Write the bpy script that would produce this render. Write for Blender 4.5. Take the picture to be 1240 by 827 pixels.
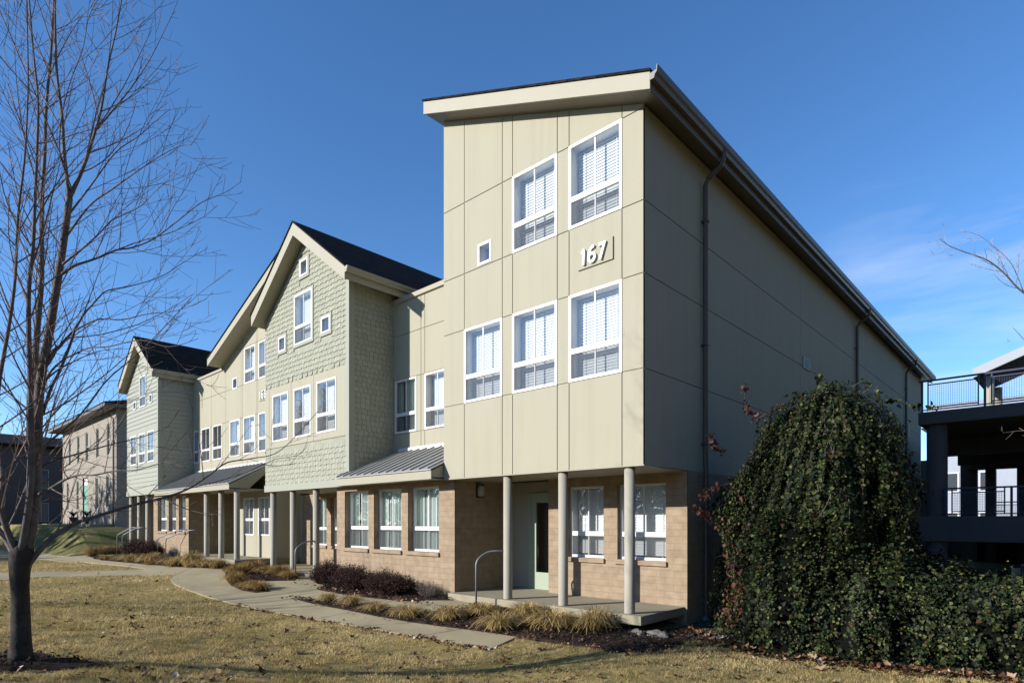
import bpy, bmesh, math, random
import numpy as np
from mathutils import Vector, noise as mnoise
R = math.radians
random.seed(7); rng = np.random.default_rng(7)
scene = bpy.context.scene
COL = scene.collection
for o in list(bpy.data.objects): bpy.data.objects.remove(o)

# ------------------------------------------------------------------ camera
F, U0, V0 = 724.0, 620.0, 632.0
EYE = 1.93
CAM = np.array([5.4307, -9.2813]); YAW = 42.7945
rv = np.array([math.cos(R(YAW)), math.sin(R(YAW))]); fv = np.array([-math.sin(R(YAW)), math.cos(R(YAW))])
cd = bpy.data.cameras.new('camera'); cam = bpy.data.objects.new('camera', cd); COL.objects.link(cam)
cam.location = (CAM[0], CAM[1], EYE); cam.rotation_euler = (R(90), 0, R(YAW))
cd.sensor_fit = 'HORIZONTAL'; cd.sensor_width = 36; cd.lens = 36 * F / 1240
cd.shift_y = (V0 - 413.5) / 1240; cd.clip_start = .1; cd.clip_end = 3000
scene.camera = cam

# ------------------------------------------------------------------ light
SUN_DIR = Vector((.51, 1.0, -.427)).normalized()          # the way the light travels
world = bpy.data.worlds.new('World'); scene.world = world; world.use_nodes = True
wn, wl = world.node_tree.nodes, world.node_tree.links
bg = wn['Background']; sky = wn.new('ShaderNodeTexSky'); sky.sky_type = 'NISHITA'; sky.sun_disc = False
sky.sun_elevation = math.asin(-SUN_DIR.z); sky.sun_rotation = math.atan2(-SUN_DIR.x, -SUN_DIR.y)
sky.altitude = 300; sky.air_density = .85; sky.dust_density = .05; sky.ozone_density = 3.0
# thin cirrus in the sky
tc = wn.new('ShaderNodeTexCoord'); mp = wn.new('ShaderNodeMapping'); mp.vector_type = 'POINT'
mp.inputs['Rotation'].default_value = (R(8), R(-22), R(20)); mp.inputs['Scale'].default_value = (2.0, 2.0, 12)
nz = wn.new('ShaderNodeTexNoise'); nz.inputs['Scale'].default_value = 1.25; nz.inputs['Detail'].default_value = 7; nz.inputs['Roughness'].default_value = .52; nz.inputs['Distortion'].default_value = .25
cr = wn.new('ShaderNodeMapRange'); cr.inputs['From Min'].default_value = .5; cr.inputs['From Max'].default_value = .9; cr.inputs['To Max'].default_value = .65
dotn = wn.new('ShaderNodeVectorMath'); dotn.operation = 'DOT_PRODUCT'; dotn.inputs[1].default_value = (-.094, .962, .257)
cm = wn.new('ShaderNodeMapRange'); cm.inputs['From Min'].default_value = .972; cm.inputs['From Max'].default_value = 1.0
mul = wn.new('ShaderNodeMath'); mul.operation = 'MULTIPLY'
mx = wn.new('ShaderNodeMix'); mx.data_type = 'RGBA'; mx.inputs['B'].default_value = (4.6, 4.8, 5.1, 1)
hs = wn.new('ShaderNodeHueSaturation'); hs.inputs['Saturation'].default_value = 1.16
wl.new(tc.outputs['Generated'], mp.inputs['Vector']); wl.new(mp.outputs[0], nz.inputs['Vector']); wl.new(nz.outputs['Fac'], cr.inputs['Value'])
wl.new(tc.outputs['Generated'], dotn.inputs[0]); wl.new(dotn.outputs['Value'], cm.inputs['Value'])
wl.new(cr.outputs[0], mul.inputs[0]); wl.new(cm.outputs[0], mul.inputs[1]); wl.new(mul.outputs[0], mx.inputs['Factor'])
wl.new(sky.outputs[0], hs.inputs['Color']); tn = wn.new('ShaderNodeMix'); tn.data_type = 'RGBA'; tn.blend_type = 'MULTIPLY'; tn.inputs['Factor'].default_value = 1; tn.inputs['B'].default_value = (1.0, .985, 1.03, 1); wl.new(hs.outputs[0], tn.inputs['A']); wl.new(tn.outputs['Result'], mx.inputs['A']); wl.new(mx.outputs['Result'], bg.inputs['Color'])
bg.inputs['Strength'].default_value = .138
sl = bpy.data.lights.new('sun', 'SUN'); sl.energy = 5.0; sl.angle = R(.55); sl.color = (1, .965, .945)
so = bpy.data.objects.new('sun', sl); COL.objects.link(so); so.rotation_euler = SUN_DIR.to_track_quat('-Z', 'Y').to_euler(); so.location = (-10, -20, 20)
vs = scene.view_settings; vs.view_transform = 'Standard'; vs.look = 'None'; vs.exposure = .7; vs.gamma = 1; vs.use_curve_mapping = False

# ------------------------------------------------------------------ pixel rays (photo pixels -> points of the place)
def ray(u, v):
    h = (u - U0) / F * rv + fv
    return np.array([h[0], h[1], (V0 - v) / F])
O3 = np.array([CAM[0], CAM[1], EYE])
def at(u, v, Y): return Vector(O3 + Y * ray(u, v))
FX = [-400, -60, -33, -30, -27, -21, -16, -14, -12, -9, -5, -2, 0, 2, 6, 20, 400]
FZ = [.3, .3, .10, .14, .32, .40, .38, .30, .22, .13, .11, .0, -.08, -.25, -.35, -.45, -.5]
def sstep(t): t = np.clip(t, 0, 1); return t * t * (3 - 2 * t)
def G(x, y):
    x = np.asarray(x, float); y = np.asarray(y, float)
    z = np.interp(x, FX, FZ) - .2 * sstep((-.3 - y) / 3.0)
    z = z + 1.42 * sstep((-34.3 - x) / 4.6) * sstep((y + 2.2) / 2.0)
    z = z + .5 * sstep((-3.4 - y) / 5.4) * sstep((x + 15) / 8)
    z = z + .018 * np.sin(x * 1.3 + y * .7) * np.sin(y * 1.1 - x * .4) * sstep((-2.5 - y) / 1.5)
    return z
def Gz(x, y): return float(G(x, y))
def gpx(u, v, dz=0.0):
    d = ray(u, v); t = 4.0; p = None
    while t < 90:
        q = O3 + t * d
        if q[2] < Gz(q[0], q[1]) + dz: break
        t += .05
    lo, hi = t - .05, t
    for _ in range(20):
        m = (lo + hi) / 2; q = O3 + m * d
        if q[2] < Gz(q[0], q[1]) + dz: hi = m
        else: lo = m
    return O3 + hi * d

# ------------------------------------------------------------------ materials
def newmat(name):
    m = bpy.data.materials.new(name); m.use_nodes = True
    return m, m.node_tree.nodes, m.node_tree.links, m.node_tree.nodes['Principled BSDF']
def N(nodes, t, **kw):
    n = nodes.new(t)
    for k, v in kw.items():
        if k in n.inputs: n.inputs[k].default_value = v
        else: setattr(n, k, v)
    return n
def mat(name, c, rough=.8, var=.12, vscale=2.0, bump=.0, bscale=60, spec=.3, metal=0, island=0, c2=None, stain=0):
    m, n, l, b = newmat(name)
    b.inputs['Roughness'].default_value = rough; b.inputs['Metallic'].default_value = metal; b.inputs['Specular IOR Level'].default_value = spec
    tcx = N(n, 'ShaderNodeTexCoord')
    nz = N(n, 'ShaderNodeTexNoise', Scale=vscale, Detail=6, Roughness=.6); l.new(tcx.outputs['Object'], nz.inputs['Vector'])
    c2 = c2 or tuple(x * .6 for x in c)
    mr = N(n, 'ShaderNodeMapRange'); mr.inputs['From Min'].default_value = .3; mr.inputs['From Max'].default_value = .7; mr.inputs['To Max'].default_value = var * 2
    l.new(nz.outputs['Fac'], mr.inputs['Value'])
    mxx = N(n, 'ShaderNodeMix', data_type='RGBA'); mxx.inputs['A'].default_value = (*c, 1); mxx.inputs['B'].default_value = (*c2, 1)
    fac = mr.outputs[0]
    if stain:
        mp = N(n, 'ShaderNodeMapping'); mp.inputs['Scale'].default_value = (3.0, 3.0, .22); l.new(tcx.outputs['Object'], mp.inputs['Vector'])
        n2 = N(n, 'ShaderNodeTexNoise', Scale=1.6, Detail=5); l.new(mp.outputs[0], n2.inputs['Vector'])
        m2 = N(n, 'ShaderNodeMapRange'); m2.inputs['From Min'].default_value = .48; m2.inputs['From Max'].default_value = .75; m2.inputs['To Max'].default_value = stain
        l.new(n2.outputs['Fac'], m2.inputs['Value'])
        ad = N(n, 'ShaderNodeMath', operation='ADD'); l.new(fac, ad.inputs[0]); l.new(m2.outputs[0], ad.inputs[1]); fac = ad.outputs[0]
    l.new(fac, mxx.inputs['Factor']); out = mxx.outputs['Result']
    if island:
        g = N(n, 'ShaderNodeNewGeometry'); hv = N(n, 'ShaderNodeHueSaturation')
        m3 = N(n, 'ShaderNodeMapRange'); m3.inputs['To Min'].default_value = 1 - island; m3.inputs['To Max'].default_value = 1 + island
        l.new(g.outputs['Random Per Island'], m3.inputs['Value']); l.new(m3.outputs[0], hv.inputs['Value']); l.new(out, hv.inputs['Color']); out = hv.outputs['Color']
    l.new(out, b.inputs['Base Color'])
    if bump:
        nb = N(n, 'ShaderNodeTexNoise', Scale=bscale, Detail=4); l.new(tcx.outputs['Object'], nb.inputs['Vector'])
        bp = N(n, 'ShaderNodeBump', Strength=bump, Distance=.01); l.new(nb.outputs['Fac'], bp.inputs['Height']); l.new(bp.outputs[0], b.inputs['Normal'])
    return m
def ramp_island(name, stops, rough=.7, spec=.3, trans=0, posnoise=None):
    m, n, l, b = newmat(name)
    g = N(n, 'ShaderNodeNewGeometry'); cr = N(n, 'ShaderNodeValToRGB'); e = cr.color_ramp.elements
    while len(e) < len(stops): e.new(.5)
    for k, (p, c) in enumerate(stops): e[k].position = p; e[k].color = (*c, 1)
    fac = g.outputs['Random Per Island']
    if posnoise:
        tcx = N(n, 'ShaderNodeTexCoord'); nz = N(n, 'ShaderNodeTexNoise', Scale=posnoise, Detail=4); l.new(tcx.outputs['Object'], nz.inputs['Vector'])
        mr = N(n, 'ShaderNodeMapRange'); mr.inputs['From Min'].default_value = .3; mr.inputs['From Max'].default_value = .7; l.new(nz.outputs['Fac'], mr.inputs['Value'])
        mm = N(n, 'ShaderNodeMix'); mm.inputs['Factor'].default_value = .55; l.new(fac, mm.inputs['A']); l.new(mr.outputs[0], mm.inputs['B']); fac = mm.outputs['Result']
    l.new(fac, cr.inputs['Fac']); l.new(cr.outputs['Color'], b.inputs['Base Color'])
    b.inputs['Roughness'].default_value = rough; b.inputs['Specular IOR Level'].default_value = spec
    if trans:
        tr = N(n, 'ShaderNodeBsdfTranslucent'); l.new(cr.outputs['Color'], tr.inputs['Color'])
        ms = N(n, 'ShaderNodeMixShader'); ms.inputs[0].default_value = trans
        l.new(b.outputs[0], ms.inputs[1]); l.new(tr.outputs[0], ms.inputs[2]); l.new(ms.outputs[0], n['Material Output'].inputs['Surface'])
    return m
def brickmat(name, c1, c2, mortar, bw, bh, ms=.012, rough=.9):
    m, n, l, b = newmat(name)
    b.inputs['Roughness'].default_value = rough; b.inputs['Specular IOR Level'].default_value = .06
    tcx = N(n, 'ShaderNodeTexCoord'); sp = N(n, 'ShaderNodeSeparateXYZ'); l.new(tcx.outputs['Object'], sp.inputs[0])
    ad = N(n, 'ShaderNodeMath', operation='ADD'); l.new(sp.outputs['X'], ad.inputs[0]); l.new(sp.outputs['Y'], ad.inputs[1])
    cb = N(n, 'ShaderNodeCombineXYZ'); l.new(ad.outputs[0], cb.inputs['X']); l.new(sp.outputs['Z'], cb.inputs['Y'])
    br = N(n, 'ShaderNodeTexBrick'); br.inputs['Scale'].default_value = 1; br.inputs['Brick Width'].default_value = bw; br.inputs['Row Height'].default_value = bh
    br.inputs['Mortar Size'].default_value = ms; br.inputs['Color1'].default_value = (*c1, 1); br.inputs['Color2'].default_value = (*c2, 1); br.inputs['Mortar'].default_value = (*mortar, 1); br.inputs['Mortar Smooth'].default_value = .3
    l.new(cb.outputs[0], br.inputs['Vector'])
    nz = N(n, 'ShaderNodeTexNoise', Scale=5, Detail=6); l.new(tcx.outputs['Object'], nz.inputs['Vector'])
    hv = N(n, 'ShaderNodeHueSaturation'); mr = N(n, 'ShaderNodeMapRange'); mr.inputs['From Min'].default_value = .3; mr.inputs['From Max'].default_value = .7; mr.inputs['To Min'].default_value = .84; mr.inputs['To Max'].default_value = 1.12
    l.new(nz.outputs['Fac'], mr.inputs['Value']); l.new(mr.outputs[0], hv.inputs['Value']); l.new(br.outputs['Color'], hv.inputs['Color']); l.new(hv.outputs[0], b.inputs['Base Color'])
    n2 = N(n, 'ShaderNodeTexNoise', Scale=90, Detail=3); l.new(tcx.outputs['Object'], n2.inputs['Vector'])
    sc = N(n, 'ShaderNodeMath', operation='MULTIPLY_ADD'); sc.inputs[1].default_value = .3; l.new(n2.outputs['Fac'], sc.inputs[0])
    iv = N(n, 'ShaderNodeMath', operation='SUBTRACT'); iv.inputs[0].default_value = 1; l.new(br.outputs['Fac'], iv.inputs[1]); l.new(iv.outputs[0], sc.inputs[2])
    bp = N(n, 'ShaderNodeBump', Strength=.55, Distance=.008); l.new(sc.outputs[0], bp.inputs['Height']); l.new(bp.outputs[0], b.inputs['Normal'])
    return m
def glassmat(name, tint, refl):
    m, n, l, b = newmat(name); n.remove(b)
    t = N(n, 'ShaderNodeBsdfTransparent'); t.inputs[0].default_value = (*tint, 1)
    g = N(n, 'ShaderNodeBsdfGlossy'); g.inputs['Roughness'].default_value = .0; g.inputs['Color'].default_value = (.95, .97, 1, 1)
    tcx = N(n, 'ShaderNodeTexCoord'); nz = N(n, 'ShaderNodeTexNoise', Scale=1.6, Detail=1); l.new(tcx.outputs['Object'], nz.inputs['Vector'])
    bp = N(n, 'ShaderNodeBump', Strength=.12, Distance=.02); l.new(nz.outputs['Fac'], bp.inputs['Height']); l.new(bp.outputs[0], g.inputs['Normal'])
    fr = N(n, 'ShaderNodeFresnel', IOR=1.5); ad = N(n, 'ShaderNodeMath', operation='ADD'); ad.inputs[1].default_value = refl; ad.use_clamp = True
    l.new(fr.outputs[0], ad.inputs[0]); ms = N(n, 'ShaderNodeMixShader'); l.new(ad.outputs[0], ms.inputs[0]); l.new(t.outputs[0], ms.inputs[1]); l.new(g.outputs[0], ms.inputs[2])
    l.new(ms.outputs[0], n['Material Output'].inputs['Surface']); return m
def screenmat():
    m, n, l, b = newmat('insect screen'); b.inputs['Base Color'].default_value = (.06, .06, .06, 1); b.inputs['Roughness'].default_value = .8
    t = N(n, 'ShaderNodeBsdfTransparent'); ms = N(n, 'ShaderNodeMixShader'); ms.inputs[0].default_value = .33
    l.new(t.outputs[0], ms.inputs[1]); l.new(b.outputs[0], ms.inputs[2]); l.new(ms.outputs[0], n['Material Output'].inputs['Surface']); return m
M = {}
M['stucco'] = mat('stucco', (.334, .312, .229), .92, .07, .9, .5, 140, .15, c2=(.27, .248, .175), stain=.3)
M['trim'] = mat('tan trim paint', (.298, .275, .198), .6, .05, 3, .05, 60, .3)
M['trimdark'] = mat('shaded tan trim paint', (.12, .10, .072), .45, .06, 3, 0, 60, .4)  # trim tone darkened: the shade on the eave side is in the colour
M['shingle'] = mat('sage shingle', (.288, .290, .218), .85, .10, 6, .3, 90, .15, island=.07)
M['lap'] = mat('sage lap siding', (.285, .292, .232), .7, .08, 4, .15, 80, .2)
M['sagetrim'] = mat('sage trim', (.272, .278, .215), .7, .05, 3)
M['brick'] = brickmat('tan block', (.285, .215, .142), (.255, .19, .124), (.232, .176, .118), .385, .137, .006)
M['farbrick'] = brickmat('mauve brick', (.285, .25, .20), (.258, .224, .178), (.30, .27, .225), .24, .085, .01)
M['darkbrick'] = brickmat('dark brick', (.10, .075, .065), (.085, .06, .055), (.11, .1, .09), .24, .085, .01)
M['stone'] = mat('foundation stone', (.34, .31, .26), .9, .3, 3, .6, 15)
M['roof'] = brickmat('black roof shingle', (.022, .019, .016), (.013, .0115, .0095), (.006, .0055, .005), .33, .14, .012, .85)
M['metal'] = mat('grey standing seam metal', (.27, .27, .25), .5, .10, 3, 0, 60, .4, .1)
M['white'] = mat('white vinyl', (.60, .60, .59), .4, .03, 3, 0, 60, .4)
M['blind'] = mat('white blind slats', (.62, .64, .63), .6, .03, 3)
M['curtain'] = mat('pale curtain', (.50, .55, .51), .8, .08, 4)
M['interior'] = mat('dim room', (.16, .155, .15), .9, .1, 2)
M['glass'] = glassmat('window glass', (.94, .96, .955), .09)
M['screen'] = screenmat()
M['concrete'] = mat('concrete', (.285, .25, .17), .9, .28, 1.6, .4, 70, .2, stain=.1)
M['paving'] = mat('path concrete', (.335, .28, .165), .92, .28, .9, .5, 60, .2, c2=(.19, .16, .10))
M['joint'] = mat('path joint', (.16, .14, .11), .95)
M['column'] = mat('column paint', (.30, .275, .215), .7, .08, 3, .12, 60, .25)
M['door'] = mat('pale green door paint', (.28, .325, .235), .5, .05, 3)
M['downspout'] = mat('brown downspout', (.085, .064, .042), .5, .06, 3, 0, 60, .4)
M['pipe'] = mat('blue green drain boot', (.06, .15, .16), .6, .1, 5)
M['galv'] = mat('galvanised rail', (.17, .18, .19), .5, .1, 8, 0, 60, .4, .3)
M['lampshade'] = mat('lamp opal', (.35, .33, .29), .4)
M['bronze'] = mat('dark bronze', (.05, .045, .04), .5)
M['mulch'] = mat('dark bark mulch', (.055, .035, .025), .95, .45, 14, 1.0, 30, .1, c2=(.02, .013, .01))
M['lawn'] = mat('dormant lawn', (.32, .24, .095), .95, .5, 5, 1.0, 45, .1, c2=(.12, .10, .04))
M['bark'] = mat('shaded trunk bark', (.058, .05, .043), .9, .4, 9, .9, 22, .15, c2=(.016, .014, .012))  # darkened so that the trunk's shaded side is in the tone
M['limbbark'] = mat('sunlit limb bark', (.155, .132, .118), .85, .35, 9, .5, 30, .15, c2=(.05, .042, .037))  # same bark made paler, sunlight on the limbs put into the colour
M['twig'] = mat('twig bark', (.165, .115, .098), .8, .2, 4, 0, 60, .2)
M['palebark'] = mat('pale twig bark', (.30, .24, .19), .8, .2, 4)
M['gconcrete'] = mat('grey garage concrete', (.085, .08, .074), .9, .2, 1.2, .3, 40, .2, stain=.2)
M['navy'] = mat('navy rail paint', (.02, .028, .06), .45, .05, 3)
M['farwhite'] = mat('white siding', (.78, .78, .76), .7, .05, 2)
M['fargrey'] = mat('grey siding', (.30, .33, .37), .7, .08, 2)
M['farglass'] = mat('dark window', (.05, .06, .07), .15, .1, 1, spec=.6)
M['greendoor'] = mat('green door', (.16, .33, .24), .5)
M['blade'] = ramp_island('grass blades', [(0, (.09, .112, .03)), (.25, (.31, .275, .08)), (.42, (.40, .275, .12)), (.68, (.62, .48, .205)), (1, (.78, .65, .36))], .8, .15, .3, .75)
M['litter'] = ramp_island('dry leaves', [(0, (.03, .016, .011)), (.45, (.10, .045, .022)), (.75, (.24, .115, .05)), (.92, (.42, .29, .17)), (1, (.6, .52, .42))], .8, .2, .15)
M['straw'] = ramp_island('straw clump blades', [(0, (.09, .075, .02)), (.3, (.24, .17, .055)), (.65, (.46, .31, .11)), (1, (.62, .45, .21))], .6, .3, .2)
M['ochre'] = ramp_island('ochre clump blades', [(0, (.10, .06, .018)), (.4, (.24, .15, .045)), (.8, (.40, .25, .085)), (1, (.50, .34, .12))], .6, .3, .2)
M['ivy'] = ramp_island('ivy leaves', [(0, (.05, .022, .012)), (.035, (.07, .035, .016)), (.05, (.005, .009, .003)), (.5, (.012, .020, .005)), (.82, (.030, .043, .010)), (1, (.12, .13, .036))], .55, .16, .15)
M['ivyred'] = ramp_island('red turned leaves', [(0, (.035, .016, .010)), (.6, (.10, .034, .02)), (1, (.17, .065, .035))], .55, .3, .2)
M['core'] = mat('ivy undergrowth', (.005, .006, .004), .95, .3, 6, 1, 20, .05)  # near-black colour holds the shade between the stems inside the ivy
M['barberry'] = ramp_island('dark red shrub twigs', [(0, (.014, .008, .006)), (.6, (.034, .014, .010)), (1, (.075, .034, .022))], .7, .2, .05)
M['greyshrub'] = ramp_island('grey shrub twigs', [(0, (.05, .04, .035)), (1, (.15, .12, .10))], .7, .2)
M['chips'] = ramp_island('bark chips', [(0, (.012, .008, .006)), (.6, (.05, .032, .022)), (1, (.13, .09, .06))], .9, .15)
M['pebble'] = ramp_island('pebbles', [(0, (.10, .09, .08)), (1, (.34, .32, .28))], .9, .2)
M['rock'] = mat('pale rock', (.20, .18, .15), .9, .3, 4, .8, 14)
M['gravel'] = mat('grey gravel', (.085, .068, .05), .95, .5, 9, 1, 40, .1, c2=(.03, .022, .016))

# ------------------------------------------------------------------ mesh helpers
class MB:
    def __init__(s): s.v = []; s.f = []; s.m = []; s.mi = 0
    def quad(s, *ps):
        k = len(s.v); s.v += [tuple(p) for p in ps]; s.f.append(tuple(range(k, k + len(ps)))); s.m.append(s.mi)
    def box(s, x0, x1, y0, y1, z0, z1):
        k = len(s.v)
        s.v += [(x0, y0, z0), (x1, y0, z0), (x1, y1, z0), (x0, y1, z0), (x0, y0, z1), (x1, y0, z1), (x1, y1, z1), (x0, y1, z1)]
        for f in ((0, 3, 2, 1), (4, 5, 6, 7), (0, 1, 5, 4), (1, 2, 6, 5), (2, 3, 7, 6), (3, 0, 4, 7)):
            s.f.append(tuple(k + i for i in f)); s.m.append(s.mi)
    def prism(s, poly, y0, y1):          # polygon in (x, z), extruded along y
        n = len(poly); k = len(s.v)
        s.v += [(x, y0, z) for x, z in poly] + [(x, y1, z) for x, z in poly]
        s.f.append(tuple(k + i for i in range(n))); s.f.append(tuple(k + n + i for i in reversed(range(n)))); s.m += [s.mi] * 2
        for i in range(n):
            j = (i + 1) % n; s.f.append((k + j, k + i, k + n + i, k + n + j)); s.m.append(s.mi)
    def prismx(s, poly, x0, x1):         # polygon in (y, z), extruded along x
        n = len(poly); k = len(s.v)
        s.v += [(x0, y, z) for y, z in poly] + [(x1, y, z) for y, z in poly]
        s.f.append(tuple(k + i for i in range(n))); s.f.append(tuple(k + n + i for i in reversed(range(n)))); s.m += [s.mi] * 2
        for i in range(n):
            j = (i + 1) % n; s.f.append((k + j, k + i, k + n + i, k + n + j)); s.m.append(s.mi)
    def tube(s, pts, radii, sides=6, cap=True):
        pts = [Vector(p) for p in pts]; n = len(pts)
        if not hasattr(radii, '__len__'): radii = [radii] * n
        k0 = len(s.v); t0 = (pts[1] - pts[0]).normalized()
        a = Vector((0, 0, 1)) if abs(t0.z) < .9 else Vector((1, 0, 0))
        nx = t0.cross(a).normalized()
        for i in range(n):
            t = (pts[min(i + 1, n - 1)] - pts[max(i - 1, 0)])
            if t.length < 1e-9: t = t0
            t.normalize(); nx = (nx - t * nx.dot(t)).normalized(); ny = t.cross(nx)
            for j in range(sides):
                w = 2 * math.pi * j / sides
                s.v.append(tuple(pts[i] + (nx * math.cos(w) + ny * math.sin(w)) * radii[i]))
        for i in range(n - 1):
            for j in range(sides):
                j2 = (j + 1) % sides
                s.f.append((k0 + i * sides + j, k0 + i * sides + j2, k0 + (i + 1) * sides + j2, k0 + (i + 1) * sides + j)); s.m.append(s.mi)
        if cap:
            s.f.append(tuple(k0 + j for j in reversed(range(sides)))); s.f.append(tuple(k0 + (n - 1) * sides + j for j in range(sides))); s.m += [s.mi] * 2
    def build(s, name, mats, parent=None, smooth=False, clips=None, bevel=0):
        me = bpy.data.meshes.new(name); me.from_pydata(s.v, [], s.f)
        if not isinstance(mats, (list, tuple)): mats = [mats]
        for q in mats: me.materials.append(q)
        me.polygons.foreach_set('material_index', s.m)
        if smooth: me.polygons.foreach_set('use_smooth', [True] * len(me.polygons))
        me.update()
        if clips:
            bm = bmesh.new(); bm.from_mesh(me)
            for co, no in clips:
                bmesh.ops.bisect_plane(bm, geom=bm.verts[:] + bm.edges[:] + bm.faces[:], plane_co=co, plane_no=no, clear_outer=True)
            bm.to_mesh(me); bm.free()
        o = bpy.data.objects.new(name, me); COL.objects.link(o)
        if parent: o.parent = parent
        if bevel:
            b = o.modifiers.new('bevel', 'BEVEL'); b.width = bevel; b.segments = 2; b.limit_method = 'ANGLE'
        return o
def np_mesh(name, verts, faces_n, m, parent=None, smooth=False):     # verts (k*n,3): every n verts one polygon set given by faces_n (list of index tuples)
    verts = np.asarray(verts, np.float32); nper, faces = faces_n; cnt = len(verts) // nper
    me = bpy.data.meshes.new(name); me.vertices.add(len(verts)); me.vertices.foreach_set('co', verts.ravel())
    fl = [len(f) for f in faces]; idx = np.concatenate([np.array(f) for f in faces])
    loops = (np.arange(cnt)[:, None] * nper + idx[None, :]).ravel()
    me.loops.add(len(loops)); me.loops.foreach_set('vertex_index', loops.astype(np.int32))
    tot = np.tile(np.array(fl), cnt); st = np.concatenate([[0], np.cumsum(tot)[:-1]])
    me.polygons.add(len(tot)); me.polygons.foreach_set('loop_start', st.astype(np.int32)); me.polygons.foreach_set('loop_total', tot.astype(np.int32))
    me.update(calc_edges=True); me.materials.append(m)
    if smooth: me.polygons.foreach_set('use_smooth', [True] * len(me.polygons))
    o = bpy.data.objects.new(name, me); COL.objects.link(o)
    if parent: o.parent = parent
    return o
def empty(name, loc=(0, 0, 0)):
    o = bpy.data.objects.new(name, None); COL.objects.link(o); o.location = loc; o.empty_display_size = .2; return o
def tag(o, label=None, cat=None, group=None, kind=None):
    for k, v in (('label', label), ('category', cat), ('group', group), ('kind', kind)):
        if v: o[k] = v
    return o

# ------------------------------------------------------------------ ground
def axis(lo, hi, fine_lo, fine_hi, step):
    a = list(np.arange(fine_lo, fine_hi + 1e-6, step)); s = step; x = fine_hi
    while x < hi: s *= 1.35; x += s; a.append(min(x, hi))
    s = step; x = fine_lo
    while x > lo: s *= 1.35; x -= s; a.insert(0, max(x, lo))
    return np.array(a)
gx = axis(-700, 700, -48, 12, .4); gy = axis(-700, 700, -14, 12, .4)
X, Y = np.meshgrid(gx, gy, indexing='ij'); Z = G(X, Y)
vts = np.stack([X, Y, Z], -1).reshape(-1, 3); ny = len(gy)
fs = [(i * ny + j, (i + 1) * ny + j, (i + 1) * ny + j + 1, i * ny + j + 1) for i in range(len(gx) - 1) for j in range(ny - 1)]
me = bpy.data.meshes.new('lawn'); me.from_pydata(vts.tolist(), [], fs); me.materials.append(M['lawn'])
lawn = bpy.data.objects.new('lawn', me); COL.objects.link(lawn); tag(lawn, kind='structure')

def drape(name, pts, dz, m, skirt=.12, kind='structure', mound=0):
    poly = [Vector((p[0], p[1], 0)) for p in pts]
    bm = bmesh.new(); vs_ = [bm.verts.new(p) for p in poly]; f = bm.faces.new(vs_)
    if f.calc_area() > 0 and f.normal.z < 0: f.normal_flip()
    bm.normal_update()
    if f.normal.z < 0: f.normal_flip()
    bmesh.ops.triangulate(bm, faces=[f])
    x0, x1 = min(p.x for p in poly), max(p.x for p in poly); y0, y1 = min(p.y for p in poly), max(p.y for p in poly)
    for k in np.arange(math.floor(x0), x1, .8): bmesh.ops.bisect_plane(bm, geom=bm.verts[:] + bm.edges[:] + bm.faces[:], plane_co=(k, 0, 0), plane_no=(1, 0, 0))
    for k in np.arange(math.floor(y0), y1, .8): bmesh.ops.bisect_plane(bm, geom=bm.verts[:] + bm.edges[:] + bm.faces[:], plane_co=(0, k, 0), plane_no=(0, 1, 0))
    be = [e for e in bm.edges if e.is_boundary]
    bv = set(v for e in be for v in e.verts)
    for v in bm.verts:
        v.co.z = Gz(v.co.x, v.co.y) + dz
        if mound and v not in bv: v.co.z += mound * (.6 + .4 * mnoise.noise(Vector((v.co.x * 1.5, v.co.y * 1.5, 3))))
    r = bmesh.ops.extrude_edge_only(bm, edges=be)
    for v in [g for g in r['geom'] if isinstance(g, bmesh.types.BMVert)]: v.co.z -= skirt
    bmesh.ops.recalc_face_normals(bm, faces=bm.faces[:])
    me = bpy.data.meshes.new(name); bm.to_mesh(me); bm.free(); me.materials.append(m)
    o = bpy.data.objects.new(name, me); COL.objects.link(o); tag(o, kind=kind); return o
def pxpoly(l, dz=.026): return [tuple(gpx(u, v, dz)[:2]) if not isinstance(u, str) else v for u, v in l]
W = lambda x, y: ('w', (x, y))
P_path = pxpoly([(593, 785), (540, 775.5), (484, 766), (435, 758), (387, 750), (335, 741), (290, 732), (255, 723), (228, 714), (210, 706), (206, 701), (211, 696.5), (221, 694.8), (170, 696), (121, 697), (60, 697.6), (0, 702), (-150, 708), (-150, 697), (0, 693.5), (60, 692), (140, 690.2), (177, 689.2), (173.5, 687.6), (113, 681.5), (60, 677), (0, 674), (-100, 671),
                 (-100, 664), (0, 666), (74, 667), (98, 667.5), (103, 671), (112, 675), (122, 678), (173, 683), (230, 687), (268, 688.6), (273, 694), (273, 701), (280, 709), (293, 714.5), (310, 717.5), (328, 716), (318, 709), (310, 703.8), (335, 703), (358, 702.6), W(-12.2, -.01), W(-10.52, -.01), (386, 714), (415, 719.5), (447, 723.5), (490, 727.6), (549, 726.5), W(-4.9, .05), W(-4.3, -.03), (574, 734), (545, 737.5), (514, 741), (503, 741.5), (475, 738), (447, 734), (412, 730), (381, 726), (349, 723.2), (380, 731), (423, 739), (457, 746), (495, 752.6), (530, 757.5), (568, 762.3), (626, 770.5)])
path = drape('path', P_path, .026, M['paving'], .14)
P_bed1 = pxpoly([(514, 741), (574, 734), W(-4.28, .02), W(-.05, .02), W(-.05, .9), W(.35, 1.2), (838, 772), (815, 782), (790, 788), (740, 787), (690, 779), (650, 774), (626, 770.5), (568, 762.3), (530, 757.5), (495, 752.6), (457, 746), (423, 739), (380, 731), (349, 723.2), (381, 726), (412, 730), (447, 734), (475, 738), (503, 741.5)], .03)
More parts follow.
